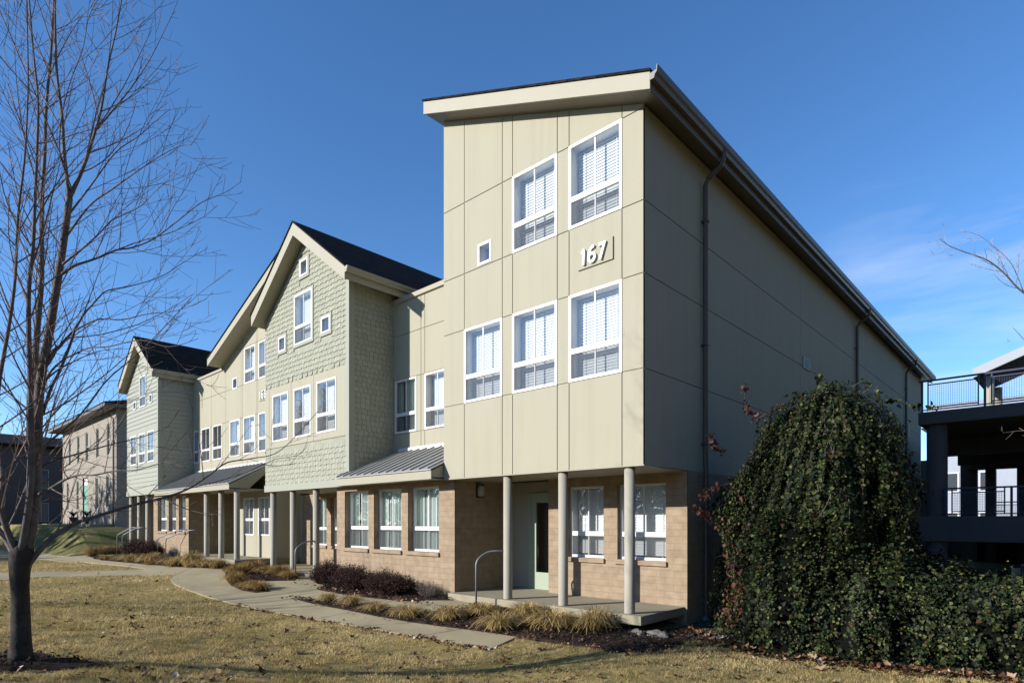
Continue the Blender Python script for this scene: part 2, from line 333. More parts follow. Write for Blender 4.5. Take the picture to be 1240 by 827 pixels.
P_bed2 = pxpoly([(268, 688.6), (273, 694), (273, 701), (280, 709), (293, 714.5), (310, 717.5), (328, 716), (318, 709), (310, 703.8), (335, 703), (358, 702.6), W(-12.2, -.01), W(-15.6, -.01), W(-16, -.6)], .03)
P_bed3 = pxpoly([W(-10.5, .0), (386, 714), (415, 719.5), (447, 723.5), (490, 727.6), (549, 726.5), W(-5.2, .25), W(-10.5, .25)], .03)
P_bed4 = pxpoly([(98, 667.5), (103, 671), (112, 675), (122, 678), (173, 683), (230, 687), (268, 688.6), W(-16, -.55), W(-21, -.45), W(-29, -.4), W(-31.5, -.6)], .03)
drape('mulch_bed', P_bed1, .025, M['mulch'], .1, mound=.04); drape('mulch_bed', P_bed2, .025, M['mulch'], .1, mound=.03)
drape('mulch_bed', P_bed3, .025, M['mulch'], .1, mound=.03); drape('mulch_bed', P_bed4, .025, M['mulch'], .1, mound=.03)
TB = gpx(25, 803); tb = (float(TB[0]), float(TB[1]))
P_ring = []
for k in range(30):
    w = 2 * math.pi * k / 30; rr = .55 + .14 * math.sin(3 * w + 1) + .08 * math.sin(7 * w)
    d = np.array(tb) + rr * (1.15 * math.cos(w) * rv + .8 * math.sin(w) * fv) + .12 * rv; P_ring.append((float(d[0]), float(d[1])))
drape('mulch_ring', P_ring, .02, M['mulch'], .1, mound=.05)
P_grav = [(.0, .05), (.6, .3), (1.0, 1.2), (.9, 2.6), (.05, 2.6), (.05, 1.0), (-.3, -.25), (-.1, -.6), (.4, -.55)]
drape('gravel_patch', P_grav, .035, M['gravel'], .1)
def inpoly(px, py, poly):
    r = np.zeros(px.shape, bool); n = len(poly)
    for i in range(n):
        x0, y0 = poly[i]; x1, y1 = poly[(i + 1) % n]
        c = ((y0 > py) != (y1 > py)); with_ = (x1 - x0) * (py - y0) / (y1 - y0 + 1e-12) + x0
        r ^= c & (px < with_)
    return r
M['bank'] = mat('green bank grass', (.075, .085, .022), .95, .5, 3, 1.0, 30, .1, c2=(.16, .135, .05))
drape('grass_bank', [(-60, -2.05), (-42, -2.05), (-36.5, -2.05), (-34.6, -1.7), (-34.2, -.6), (-34.6, 1.9), (-60, 1.9)], .05, M['bank'], .12)
# path joints
jb = MB()
for a, b_ in (((350, 733.5), (318, 737.5)), ((428, 740), (388, 748)), ((500, 753.6), (440, 757)), ((560, 761.2), (510, 769)), ((285, 712.5), (233, 714)), ((405, 716.5), (400, 727.5)), ((476, 726.5), (457, 734)), ((300, 714), (258, 722.5)), ((232, 687.6), (216, 694)), ((160, 683), (150, 689.0)), ((120, 692), (118, 696))):
    p, q = gpx(*a, .026), gpx(*b_, .026); d = (q - p); d[2] = 0; d /= np.linalg.norm(d); s = np.array([-d[1], d[0], 0]) * .011
    n_ = 6; up = np.array([0, 0, .004])
    for i in range(n_):
        t0, t1 = i / n_, (i + 1) / n_; e = []
        for t, sg in ((t0, -1), (t1, -1), (t1, 1), (t0, 1)):
            w = p + (q - p) * t + s * sg; w[2] = Gz(w[0], w[1]) + .030; e.append(w)
        jb.quad(*e)
tag(jb.build('path_joints', M['joint']), kind='structure')

# ------------------------------------------------------------------ the long apartment building
B = empty('apartment_building', (0, 0, 0))
tag(B, 'long tan and sage green apartment row with stepped gables, porches and the number 167', 'building')
def grid_wall(name, m, xs, zs, y, holes=(), soft=(), softz=(), clips=None, side=False, x0=0, gap=.02, dep=.018, label=None):
    """panels between reveal lines xs/zs; side=True: the wall faces +x at x0 and xs run along y"""
    mp_ = (lambda a, z, d: (x0 - d, a, z)) if side else (lambda a, z, d: (a, y + d, z))
    flip = side
    hx = [h[0] for h in holes] + [h[1] for h in holes]; hz = [h[2] for h in holes] + [h[3] for h in holes]
    cx = sorted(set(round(t, 4) for t in list(xs) + list(soft) + hx)); cz = sorted(set(round(t, 4) for t in list(zs) + list(softz) + hz))
    hardx = set(round(t, 4) for t in xs[1:-1]); hardz = set(round(t, 4) for t in zs[1:-1]); mb = MB()
    def Q(*ps): mb.quad(*(reversed(ps) if flip and False else ps))
    for i in range(len(cx) - 1):
        for j in range(len(cz) - 1):
            a0, a1, c0, c1 = cx[i], cx[i + 1], cz[j], cz[j + 1]; am, cmid = (a0 + a1) / 2, (c0 + c1) / 2
            if any(h[0] < am < h[1] and h[2] < cmid < h[3] for h in holes): continue
            Q(mp_(a0, c0, dep), mp_(a1, c0, dep), mp_(a1, c1, dep), mp_(a0, c1, dep))
            g = gap / 2; b0 = a0 + g * (cx[i] in hardx); b1 = a1 - g * (cx[i + 1] in hardx); d0 = c0 + g * (cz[j] in hardz); d1 = c1 - g * (cz[j + 1] in hardz)
            Q(mp_(b0, d0, 0), mp_(b1, d0, 0), mp_(b1, d1, 0), mp_(b0, d1, 0))
            Q(mp_(b0, d0, 0), mp_(b0, d1, 0), mp_(b0, d1, dep), mp_(b0, d0, dep)); Q(mp_(b1, d1, 0), mp_(b1, d0, 0), mp_(b1, d0, dep), mp_(b1, d1, dep))
            Q(mp_(b1, d0, 0), mp_(b0, d0, 0), mp_(b0, d0, dep), mp_(b1, d0, dep)); Q(mp_(b0, d1, 0), mp_(b1, d1, 0), mp_(b1, d1, dep), mp_(b0, d1, dep))
    o = mb.build(name, m, B, clips=clips)
    if label: o['label'] = label
    return o
def window(x0, x1, z0, z1, y, rec=-.012, hung=True, dress='blind', wallmat='stucco', rail=.35, munt=True, fw=.055, sill=None, label=None, cover=1.0):
    f = MB(); yf = y + rec; d = .07
    if rec > .03:                                        # masonry reveal
        f.mi = 2
        f.quad((x0, y, z0), (x0, yf + .01, z0), (x0, yf + .01, z1), (x0, y, z1)); f.quad((x1, y, z0), (x1, y, z1), (x1, yf + .01, z1), (x1, yf + .01, z0))
        f.quad((x0, y, z1), (x0, yf + .01, z1), (x1, yf + .01, z1), (x1, y, z1)); f.quad((x0, y, z0), (x1, y, z0), (x1, yf + .01, z0), (x0, yf + .01, z0))
        f.mi = 0
    f.box(x0, x0 + fw, yf, yf + d, z0, z1); f.box(x1 - fw, x1, yf, yf + d, z0, z1)
    f.box(x0 + fw, x1 - fw, yf, yf + d, z1 - fw, z1); f.box(x0 + fw, x1 - fw, yf - .004, yf + d, z0, z0 + fw)
    zr = z0 + (z1 - z0) * rail; xm = (x0 + x1) / 2; xi0, xi1 = x0 + fw, x1 - fw
    if hung:
        f.box(xi0, xi1, yf + .003, yf + d - .01, zr - .055, zr + .045)
        if munt:
            f.box(xm - .013, xm + .013, yf + .022, yf + .05, zr + .045, z1 - fw); f.box(xm - .013, xm + .013, yf + .03, yf + .06, z0 + fw, zr - .055)
    D = .42                                               # drywall return and the dim room behind
    a, b_, c, e = xi0 - .01, xi1 + .01, z0 + fw - .01, z1 - fw + .01; y1, y2 = yf + d - .005, yf + D
    f.quad((a, y1, c), (a, y2, c), (a, y2, e), (a, y1, e)); f.quad((b_, y1, c), (b_, y1, e), (b_, y2, e), (b_, y2, c))
    f.quad((a, y1, e), (a, y2, e), (b_, y2, e), (b_, y1, e)); f.quad((a, y1, c), (b_, y1, c), (b_, y2, c), (a, y2, c))
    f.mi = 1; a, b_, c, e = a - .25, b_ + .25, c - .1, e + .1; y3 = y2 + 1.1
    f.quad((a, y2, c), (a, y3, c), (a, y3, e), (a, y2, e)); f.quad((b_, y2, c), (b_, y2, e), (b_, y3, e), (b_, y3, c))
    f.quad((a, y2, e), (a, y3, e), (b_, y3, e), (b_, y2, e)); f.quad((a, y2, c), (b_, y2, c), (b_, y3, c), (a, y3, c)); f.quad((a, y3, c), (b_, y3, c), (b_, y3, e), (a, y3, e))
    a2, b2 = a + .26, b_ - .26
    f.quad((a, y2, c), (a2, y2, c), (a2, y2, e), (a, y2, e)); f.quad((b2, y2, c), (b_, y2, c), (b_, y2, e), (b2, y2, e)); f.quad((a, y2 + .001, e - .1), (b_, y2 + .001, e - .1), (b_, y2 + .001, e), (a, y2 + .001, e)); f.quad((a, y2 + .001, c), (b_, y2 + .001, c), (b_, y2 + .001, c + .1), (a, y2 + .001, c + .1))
    fo = f.build('window', [M['white'], M['interior'], M[wallmat]], B)
    if label: fo['label'] = label
    g = MB()
    if hung:
        g.quad((xi0, yf + .036, zr), (xi1, yf + .036, zr), (xi1, yf + .036, z1 - fw), (xi0, yf + .036, z1 - fw)); g.build('upper_pane', M['glass'], fo)
        g = MB(); g.quad((xi0, yf + .046, z0 + fw), (xi1, yf + .046, z0 + fw), (xi1, yf + .046, zr), (xi0, yf + .046, zr)); g.build('lower_pane', M['glass'], fo)
        g = MB(); g.quad((xi0, yf + .016, z0 + fw), (xi1, yf + .016, z0 + fw), (xi1, yf + .016, zr - .05), (xi0, yf + .016, zr - .05)); g.build('insect_screen', M['screen'], fo)
    else:
        g.quad((xi0, yf + .036, z0 + fw), (xi1, yf + .036, z0 + fw), (xi1, yf + .036, z1 - fw), (xi0, yf + .036, z1 - fw)); g.build('pane', M['glass'], fo)
    yb = yf + .235
    if dress == 'blind':
        bl = MB(); n_ = max(3, int((z1 - z0 - 2 * fw) / .058)); tilt = .016
        for k in range(n_):
            z = z1 - fw - .03 - k * .058
            if z < z1 - fw - (z1 - z0) * cover: break
            bl.quad((xi0 + .005, yb + .007, z + .0288), (xi1 - .005, yb + .007, z + .0288), (xi1 - .005, yb - .007, z - .0288), (xi0 + .005, yb - .007, z - .0288))
        for xc in (xi0 + .18, xi1 - .18): bl.box(xc - .006, xc + .006, yb - .03, yb - .026, z0 + fw, z1 - fw)
        bl.build('blind', M['blind'], fo)
    elif dress == 'curtain':
        bl = MB(); n_ = 46; pr = None
        for k in range(n_ + 1):
            x = xi0 + (xi1 - xi0) * k / n_; yy = yb - .1 + .028 * math.sin(k * 1.15 + x * 3) + .012 * math.sin(k * 2.9)
            if pr and not (abs(k / n_ - .30) < .035): bl.quad((pr[0], pr[1], z0 + fw), (x, yy, z0 + fw), (x, yy, z1 - fw), (pr[0], pr[1], z1 - fw))
            pr = (x, yy)
        bl.build('curtain', M['curtain'], fo, smooth=True)
    if sill:
        sb = MB(); sb.box(x0 - .06, x1 + .03, y - .05, yf + .004, z0 - .1, z0 - .004); sb.build('sill', M['brick' if sill == 'brick' else 'concrete'], fo, bevel=.006)
    return fo

SL = .392                                                # slope of the two mono-pitch roofs
# --- block 167 -----------------------------------------------------
X0, X1, YB = -5.36, 0.0, 27.4
gx167 = [X0, -4.647, -3.447, -3.148, -1.943, -1.65, -.452, X1]; gz167 = [2.945, 4.639, 6.317, 7.595, 9.215, 11.6]
def roofz(x): return 9.317 - SL * (x - 0.0)
w167 = [(-4.647, -3.447, 4.639, 6.317), (-3.148, -1.943, 4.639, 6.317), (-1.65, -.452, 4.639, 6.317), (-3.148, -1.943, 7.595, 9.215), (-1.65, -.452, 7.595, 9.215), (-4.2, -3.77, 7.63, 8.11)]
clip167 = [((0, 0, 9.36), (SL, 0, 1))]
grid_wall('stucco_wall', M['stucco'], gx167, gz167, 0, w167, clips=clip167, label='lit tan stucco front of the three storey end block')
for k, w in enumerate(w167): window(*w, 0, hung=k < 5)
grid_wall('stucco_wall', M['stucco'], [0, 8.417, YB], [2.945, 4.639, 6.317, 7.595, 9.25], 0, side=True, x0=0, label='long shaded stucco side wall')
s = MB(); s.box(X0, X1 - .021, .5, 1.66, 2.925, 2.944); s.box(X0, X1, 0.001, .5, 2.925, 2.944); s.build('porch_soffit', M['trim'], B)
# hidden left side above the lower wings, and back
s = MB(); s.prism([(X0 + .001, 2.95), (X1 - .03, 2.95), (X1 - .03, roofz(X1)), (X0 + .001, roofz(X0))], YB - .2, YB); s.quad((X0, .02, 2.95), (X0, YB, 2.95), (X0, YB, roofz(X0)), (X0, .02, roofz(X0))); s.build('stucco_wall', M['stucco'], B)
# roof
e = .45
r_ = MB(); xl, xr = -5.56, .37
def rz(x): return 9.378 - SL * (x - .398)
r_.prism([(xl - .02, rz(xl - .02) + .012), (xr + .02, rz(xr + .02) + .012), (xr + .02, rz(xr + .02) + .055), (xl - .02, rz(xl - .02) + .055)], -e - .03, 28.3)
ro = r_.build('roof', M['roof'], B); ro['label'] = 'black mono-pitch roof sloping down to the right'
fb = MB(); fb.prism([(xl, rz(xl) - .275), (xr, rz(xr) - .275), (xr, rz(xr) + .01), (xl, rz(xl) + .01)], -e, -e + .04); fb.build('fascia', M['trim'], ro)
fb = MB(); fb.box(xr - .035, xr, -e + .045, 28.25, 9.11, 9.385); fb.build('eave_board', M['trimdark'], ro)
sf = MB(); sf.prism([(xl + .01, rz(xl) - .262), (-.02, rz(-.02) - .262), (xr - .04, 9.125), (xr - .04, rz(xr) - .02), (xl + .01, rz(xl) - .02)], -e + .042, 28.25); sf.build('soffit', M['trimdark'], ro)
gt = MB(); gt.prism([(xr + .002, 9.24), (xr + .085, 9.24), (xr + .105, 9.30), (xr + .14, 9.33), (xr + .15, 9.44), (xr + .135, 9.44), (xr + .125, 9.36), (xr + .02, 9.35), (xr + .002, 9.35)], -e - .02, 28.3); gt.build('gutter', M['trimdark'], B)
for yy in (2.28, 14.3, 23.1):
    dn = MB(); xs_ = .075
    dn.tube([(xr + .08, yy, 9.3), (xr + .08, yy, 9.15), (xr + .03, yy, 9.03), (xs_ + .06, yy, 8.86), (xs_, yy, 8.74), (xs_, yy, 8.5), (xs_, yy, 3.1), (xs_ + .01, yy, 2.95), (xs_ + .01, yy, -.1), ], .05, 8)
    for z in (8.0, 5.5, 3.5): dn.box(xs_ - .07, xs_ + .06, yy - .06, yy + .06, z, z + .04)
    do = dn.build('downspout', M['downspout'], B, smooth=False)
    if yy < 3: c = MB(); c.tube([(xs_ + .01, yy, -.35), (xs_ + .01, yy, -.02), (xs_ + .01, yy, .02)], [.085, .085, .075], 12); c.build('drain_boot', M['pipe'], do)
v_ = MB(); v_.box(0.001, .03, 8.62, 9.24, 6.27, 6.6)
vo = v_.build('vent', M['trim'], B, bevel=.01); v2 = MB()
for k in range(4): v2.box(.031, .036, 8.76, 9.10, 6.33 + k * .06, 6.36 + k * .06)
v2.build('louvre', M['bronze'], vo)
v_ = MB(); v_.box(0.001, .03, 23.9, 24.25, 5.9, 6.5); v_.build('vent', M['trim'], B, bevel=.01)
# number signs: raised figures on a plate
def sign(x0, x1, z0, z1, y, text, h):
    p = MB(); p.box(x0, x1, y - .03, y - .001, z0, z1); po = p.build('number_plate', M['stucco'], B, bevel=.006); po['label'] = 'tan plate with raised white number ' + text
    wd_ = [.15 if c == '1' else .215 for c in text]; k_ = h / .29; x = (x0 + x1) / 2 - sum(wd_) * k_ / 2
    for c, w in zip(text, wd_):
        P2 = STROKES[c]; P2 = [(a + .05 * b_, b_) for a, b_ in P2]; hw = .084; mb = MB(); n = len(P2); Lp, Rp = [], []
        for i, (a, b_) in enumerate(P2):
            d0 = Vector((a - P2[i - 1][0], b_ - P2[i - 1][1])) if i else None; d1 = Vector((P2[i + 1][0] - a, P2[i + 1][1] - b_)) if i < n - 1 else None
            d0 = (d0 or d1).normalized(); d1 = (d1 or d0).normalized(); n0 = Vector((-d0.y, d0.x)); n1 = Vector((-d1.y, d1.x)); m_ = (n0 + n1).normalized(); q = hw / max(.45, m_.dot(n0))
            Lp.append((a + m_.x * q, b_ + m_.y * q)); Rp.append((a - m_.x * q, b_ - m_.y * q))
        D3 = lambda p, y_: (x + (p[0] * .86 + .02) * h, y_, (z0 + z1) / 2 - h / 2 + p[1] * h)
        ya, yb_ = y - .075, y - .034
        for i in range(n - 1):
            ya, yn = y - .070 - .010 * i / n, y - .070 - .010 * (i + 1) / n
            mb.quad(D3(Lp[i], ya), D3(Rp[i], ya), D3(Rp[i + 1], yn), D3(Lp[i + 1], yn)); mb.quad(D3(Lp[i], ya), D3(Lp[i + 1], ya), D3(Lp[i + 1], yb_), D3(Lp[i], yb_)); mb.quad(D3(Rp[i + 1], ya), D3(Rp[i], ya), D3(Rp[i], yb_), D3(Rp[i + 1], yb_))
        mb.quad(D3(Rp[0], ya), D3(Lp[0], ya), D3(Lp[0], yb_), D3(Rp[0], yb_)); mb.quad(D3(Lp[-1], ya), D3(Rp[-1], ya), D3(Rp[-1], yb_), D3(Lp[-1], yb_))
        mb.build('digit', M['white'], po); x += w * k_
def arc(cx, cy, rx, ry, a0, a1, n): return [(cx + rx * math.cos(R(a0 + (a1 - a0) * i / n)), cy + ry * math.sin(R(a0 + (a1 - a0) * i / n))) for i in range(n + 1)]
STROKES = {'1': [(.06, .74), (.24, .88), (.245, .86), (.24, 0)][:2] + [(.27, .84), (.27, 0)], '7': [(.02, .885), (.52, .885), (.20, 0)],
           '6': arc(.42, .50, .30, .42, 72, 170, 8) + arc(.36, .30, .25, .235, 178, 526, 20), '5': [(.56, .89), (.18, .89), (.13, .52)] + arc(.30, .32, .22, .21, 100, -140, 12)}
sign(-1.42, -.63, 6.73, 7.15, 0, '167', .315)
# porch of 167
YP = 1.63
pw = [(-2.93, -1.95, 1.14, 2.73), (-1.6, -.46, 1.14, 2.73)]
grid_wall('brick_wall', M['brick'], [-3.5, 0], [-.6, 2.925], YP, pw, label='tan block wall at the back of the porch')
for w in pw: window(*w, YP, .10, wallmat='brick', sill='brick', rail=.34)
s = MB(); s.quad((0, YP, -.8), (0, YB, -.8), (0, YB, 2.945), (0, YP, 2.945)); s.build('brick_wall', M['brick'], B)
s = MB(); s.quad((-5.2, 2.05, -.3), (-4.47, 2.05, -.3), (-4.47, 2.05, 2.93), (-5.2, 2.05, 2.93)); s.quad((-4.47, 2.05, 2.66), (-3.5, 2.05, 2.66), (-3.5, 2.05, 2.93), (-4.47, 2.05, 2.93)); s.quad((-3.5, YP, -.3), (-3.5, 2.05, -.3), (-3.5, 2.05, 2.93), (-3.5, YP, 2.93)); s.build('stucco_wall', M['stucco'], B)
def door(x0, x1, z0, z1, y):
    d = MB(); fw = .08; ix0, ix1, iz1 = x0 + fw, x1 - fw, z1 - fw
    d.box(x0, ix0, y - .03, y + .1, z0, z1); d.box(ix1, x1, y - .03, y + .1, z0, z1); d.box(ix0, ix1, y - .03, y + .1, iz1, z1)
    d.box(ix0, ix0 + .15, y, y + .05, z0, iz1); d.box(ix1 - .15, ix1, y, y + .05, z0, iz1); d.box(ix0 + .15, ix1 - .15, y, y + .05, iz1 - .16, iz1); d.box(ix0 + .15, ix1 - .15, y, y + .05, z0, z0 + .42)
    d.box(ix0 + .02, ix1 - .02, y + .8, y + .82, z0, iz1)
    do = d.build('door', M['door'], B); do['label'] = 'pale green glazed entrance door'
    g = MB(); g.quad((ix0 + .15, y + .025, z0 + .42), (ix1 - .15, y + .025, z0 + .42), (ix1 - .15, y + .025, iz1 - .16), (ix0 + .15, y + .025, iz1 - .16)); g.build('door_glass', M['glass'], do)
    h = MB(); h.tube([(ix1 - .07, y - .002, z0 + 1.0), (ix1 - .07, y - .06, z0 + 1.0), (ix1 - .16, y - .06, z0 + 1.0)], .013, 8); h.build('handle', M['bronze'], do)
    dk = MB(); dk.box(ix0, ix1, y + .5, y + .52, z0, iz1); dk.build('dark_room', M['interior'], do)
door(-4.46, -3.51, .272, 2.65, 2.03)
lp = MB(); lp.tube([(-5.13, 1.0, 2.56), (-5.13, 1.0, 2.60), (-5.13, 1.0, 2.78), (-5.13, 1.0, 2.82)], [.075, .085, .085, .07], 14)
lo_ = lp.build('wall_lamp', M['lampshade'], B, smooth=False); lb = MB(); lb.box(-5.199, -5.19, .9, 1.1, 2.53, 2.86); lb.tube([(-5.13, 1, 2.82), (-5.13, 1, 2.86)], .09, 14); lb.tube([(-5.13, 1, 2.53), (-5.13, 1, 2.56)], .09, 14); lb.build('lamp_bracket', M['bronze'], lo_)
def slab(x0, x1, y0, y1, z0, z1): s = MB(); s.box(x0, x1, y0, y1, z0, z1); return s.build('porch_slab', M['concrete'], B, bevel=.012)
slab(-5.19, -.05, -.02, YP + .45, .105, .27)
s = MB(); s.box(-5.0, -.5, .35, YP, -.5, .10); s.build('porch_footing', M['gconcrete'], B)
def column(x, y, z0, z1, r=.098):
    c = MB(); c.tube([(x, y, z0), (x, y, z0 + .02), (x, y, z1)], r, 20); o = c.build('column', M['column'], B)
    for p in o.data.polygons: p.use_smooth = len(p.vertices) == 4
for x in (-3.423, -1.911, -.385): column(x, .15, .271, 2.925)
# --- recessed link with the metal canopy ---------------------------------
YW = 1.5; GX0 = -9.42
wl_ = [(-9.33, -8.3, 4.56, 6.14), (-7.93, -6.85, 4.56, 6.14)]
grid_wall('stucco_wall', M['stucco'], [GX0, -8.1, -7.93, -6.85, X0 - .002], [3.9, 4.54, 6.15, 7.46, 8.42], YW, wl_, label='recessed stucco wall between the end block and the green gable')
window(*wl_[0], YW, dress='curtain'); window(*wl_[1], YW)
cp = MB(); cp.box(GX0 + .01, X0 - .003, YW - .06, YW + .3, 8.42, 8.56); cp.build('coping', M['trim'], B, bevel=.01)
fl = MB(); fl.box(GX0 + .3, X0 - .003, YW - .05, YW - .001, 3.93, 4.10); fl.build('flashing', M['white'], B, bevel=.005)
lr = MB(); lr.box(GX0, X0 - .01, YW + .3, YB, 8.2, 8.3); lr.build('flat_roof', M['roof'], B)
def canopy(x0, x1, yf, yb, zf0, zf1, zb, step=.33):
    m_ = MB(); m_.prismx([(yf - .03, zf1 + .002), (yb - .052, zb - .05), (yb - .052, zb - .02), (yf - .03, zf1 + .03)], x0 - .02, x1 + .015); sl_ = (zb - zf1 - .05) / (yb - yf)
    x = x0 + .02
    while x < x1: m_.prismx([(yf - .03, zf1 + .028), (yb - .06, zb - .024), (yb - .06, zb + .016), (yf - .03, zf1 + .068)], x - .012, x + .012); x += step
    o = m_.build('canopy', M['metal'], B); o['label'] = 'grey standing seam metal canopy'
    f = MB(); f.box(x0, x1, yf, yf + .04, zf0, zf1); f.build('fascia', M['trim'], o, bevel=.006)
    t = MB(); t.box(x0, x1, yf + .041, yb - .06, zf0 + .02, zf0 + .05)
    for xx in (x0, x1 - .04): t.prismx([(yf + .041, zf0), (yf + .65, zf0), (yb - .06, zb - .25), (yb - .06, zb - .06), (yf + .041, zf1 - .002)], xx, xx + .04)
    t.build('soffit', M['trim'], o); return o
canopy(-9.46, -5.37, -.38, YW, 2.93, 3.135, 4.02)
bw = [(-9.99, -8.79, 1.19, 2.82), (-8.52, -7.28, 1.19, 2.82), (-7.0, -5.775, 1.19, 2.82)]
YBAY = .2
grid_wall('brick_wall', M['brick'], [-10.42, -5.2], [-.3, 2.94], YBAY, bw, label='tan block bay with three curtained windows')
for w in bw: window(*w, YBAY, .16, dress='curtain', wallmat='brick', sill='brick', rail=.36)
s = MB(); s.quad((-5.2, YBAY, -.3), (-5.2, 2.05, -.3), (-5.2, 2.05, 2.93), (-5.2, YBAY, 2.93)); s.build('brick_wall', M['brick'], B); s = MB(); s.quad((-10.42, 2.0, -.3), (-10.42, YBAY, -.3), (-10.42, YBAY, 2.94), (-10.42, 2.0, 2.94)); s.build('brick_wall', M['brick'], B)
# --- green gable with scalloped shingles -----------------------------------
def shingles(name, a0, a1, z0, z1, y, holes=(), clips=None, side=False, xw=0, row=.155, parent=None):
    mb = MB(); mp_ = (lambda a, z, d: (xw - d, a, z)) if side else (lambda a, z, d: (a, y + d, z))
    mb.quad(mp_(a0, z0, .012), mp_(a1, z0, .012), mp_(a1, z1, .012), mp_(a0, z1, .012)) if not holes else None
    z = z0; k = 0; rn = random.Random(5)
    if holes:
        cx = sorted(set([a0, a1] + [h[0] for h in holes] + [h[1] for h in holes])); cz = sorted(set([z0, z1] + [h[2] for h in holes] + [h[3] for h in holes]))
        for i in range(len(cx) - 1):
            for j in range(len(cz) - 1):
                am, cm_ = (cx[i] + cx[i + 1]) / 2, (cz[j] + cz[j + 1]) / 2
                if any(h[0] < am < h[1] and h[2] < cm_ < h[3] for h in holes): continue
                mb.quad(mp_(cx[i], cz[j], .012), mp_(cx[i + 1], cz[j], .012), mp_(cx[i + 1], cz[j + 1], .012), mp_(cx[i], cz[j + 1], .012))
    while z < z1:
        a = a0 - rn.random() * .1; n_ = 0
        while a < a1:
            w = .135 + rn.random() * .04; b0, b1 = max(a, a0), min(a + w - .008, a1); a += w; n_ += 1
            if b1 - b0 < .02: continue
            zz = z + (.014 if n_ % 2 else -.008) + rn.uniform(-.005, .005); zt = min(z + row + .02, z1)
            segs = [(b0, b1)]
            for h in holes:
                if zz < h[3] and zt > h[2]:
                    ns = []
                    for p, q in segs:
                        if q <= h[0] or p >= h[1]: ns.append((p, q))
                        else:
                            if p < h[0]: ns.append((p, h[0]))
                            if q > h[1]: ns.append((h[1], q))
                    segs = ns
            for p, q in segs:
                if zz < z0: zz = z0
                mb.quad(mp_(p, zz, -.016), mp_(q, zz, -.016), mp_(q, zt, .004), mp_(p, zt, .004)); mb.quad(mp_(q, zz, -.016), mp_(p, zz, -.016), mp_(p, zz, .012), mp_(q, zz, .012))
                mb.quad(mp_(p, zz, -.016), mp_(p, zt, .004), mp_(p, zz, .012)); mb.quad(mp_(q, zz, -.016), mp_(q, zz, .012), mp_(q, zt, .004))
        z += row; k += 1
    return mb.build(name, M['shingle'], parent or B, clips=clips)
GL = -14.65; GM = -11.95; GS = .745; GE = .4; GZ = 10.62       # wall apex height under the soffit
w3 = [(-12.575, -11.461, 7.52, 9.10), (-12.21, -11.73, 9.60, 10.11), (-10.92, -10.42, 7.54, 8.03), (-13.645, -13.17, 7.51, 8.0)]
w2 = [(-14.1, -13.0, 4.6, 6.16), (-12.64, -11.56, 4.6, 6.16), (-11.22, -10.09, 4.6, 6.16)]
band = (GL + .001, -9.66, 4.40, 6.42)
clipg = [((GM, 0, GZ), (GS, 0, 1)), ((GM, 0, GZ), (-GS, 0, 1))]
def ex(w, d=.07): return (w[0] - d, w[1] + d, w[2] - d, w[3] + d)
sh = shingles('shingle_wall', GL, GX0, 3.17, 10.7, 0, [ex(w) for w in w3] + [band], clips=clipg); sh['label'] = 'sage green scalloped shingle gable front'
tr = MB()
for w in w3:
    a, b_, c, d = ex(w)
    for q in ((a, w[0], c, d), (w[1], b_, c, d), (w[0], w[1], c, w[2]), (w[0], w[1], w[3], d)): tr.box(q[0], q[1], -.03, .02, q[2], q[3])
tr.build('window_trim', M['sagetrim'], B)
grid_wall('stucco_wall', M['stucco'], [band[0], -14.35, -12.82, -11.39, band[1]], [band[2], band[3]], -.012, w2, gap=.015, label='tan band of panels around three green gable windows')
for w in w3: window(*w, 0, rec=-.04, hung=w[1] - w[0] > .8, dress='blind' if w[1] - w[0] > .8 else 'none')
for w in w2: window(*w, -.012)
tb_ = MB(); tb_.box(GL - .02, GX0 + .02, -.035, .3, 2.95, 3.17); tb_.box(GX0 - .14, GX0 + .022, -.034, .05, 3.171, 8.8); tb_.box(GX0 - .02, GX0 + .024, .051, .14, 3.171, 8.75); tb_.box(-9.655, -9.565, -.025, .01, 4.40, 6.42)
tb_.build('corner_board', M['sagetrim'], B)
shs = shingles('shingle_wall', .14, YW + .01, 3.17, 8.9, 0, side=True, xw=GX0); shs['label'] = 'shaded sage shingle side wall'
s = MB(); s.box(GL, GX0 - .01, .02, 1.95, 2.955, 2.97); s.build('porch_soffit', M['trim'], B)
s = MB(); s.quad((GX0 - .012, .05, 3.0), (GX0 - .012, 9, 3.0), (GX0 - .012, 9, 8.8), (GX0 - .012, .05, 8.8)); s.quad((GL, .02, 3.0), (GL, .02, 8.6), (GL, 9, 8.6), (GL, 9, 3.0)); s.build('side_wall', M['lap'], B)
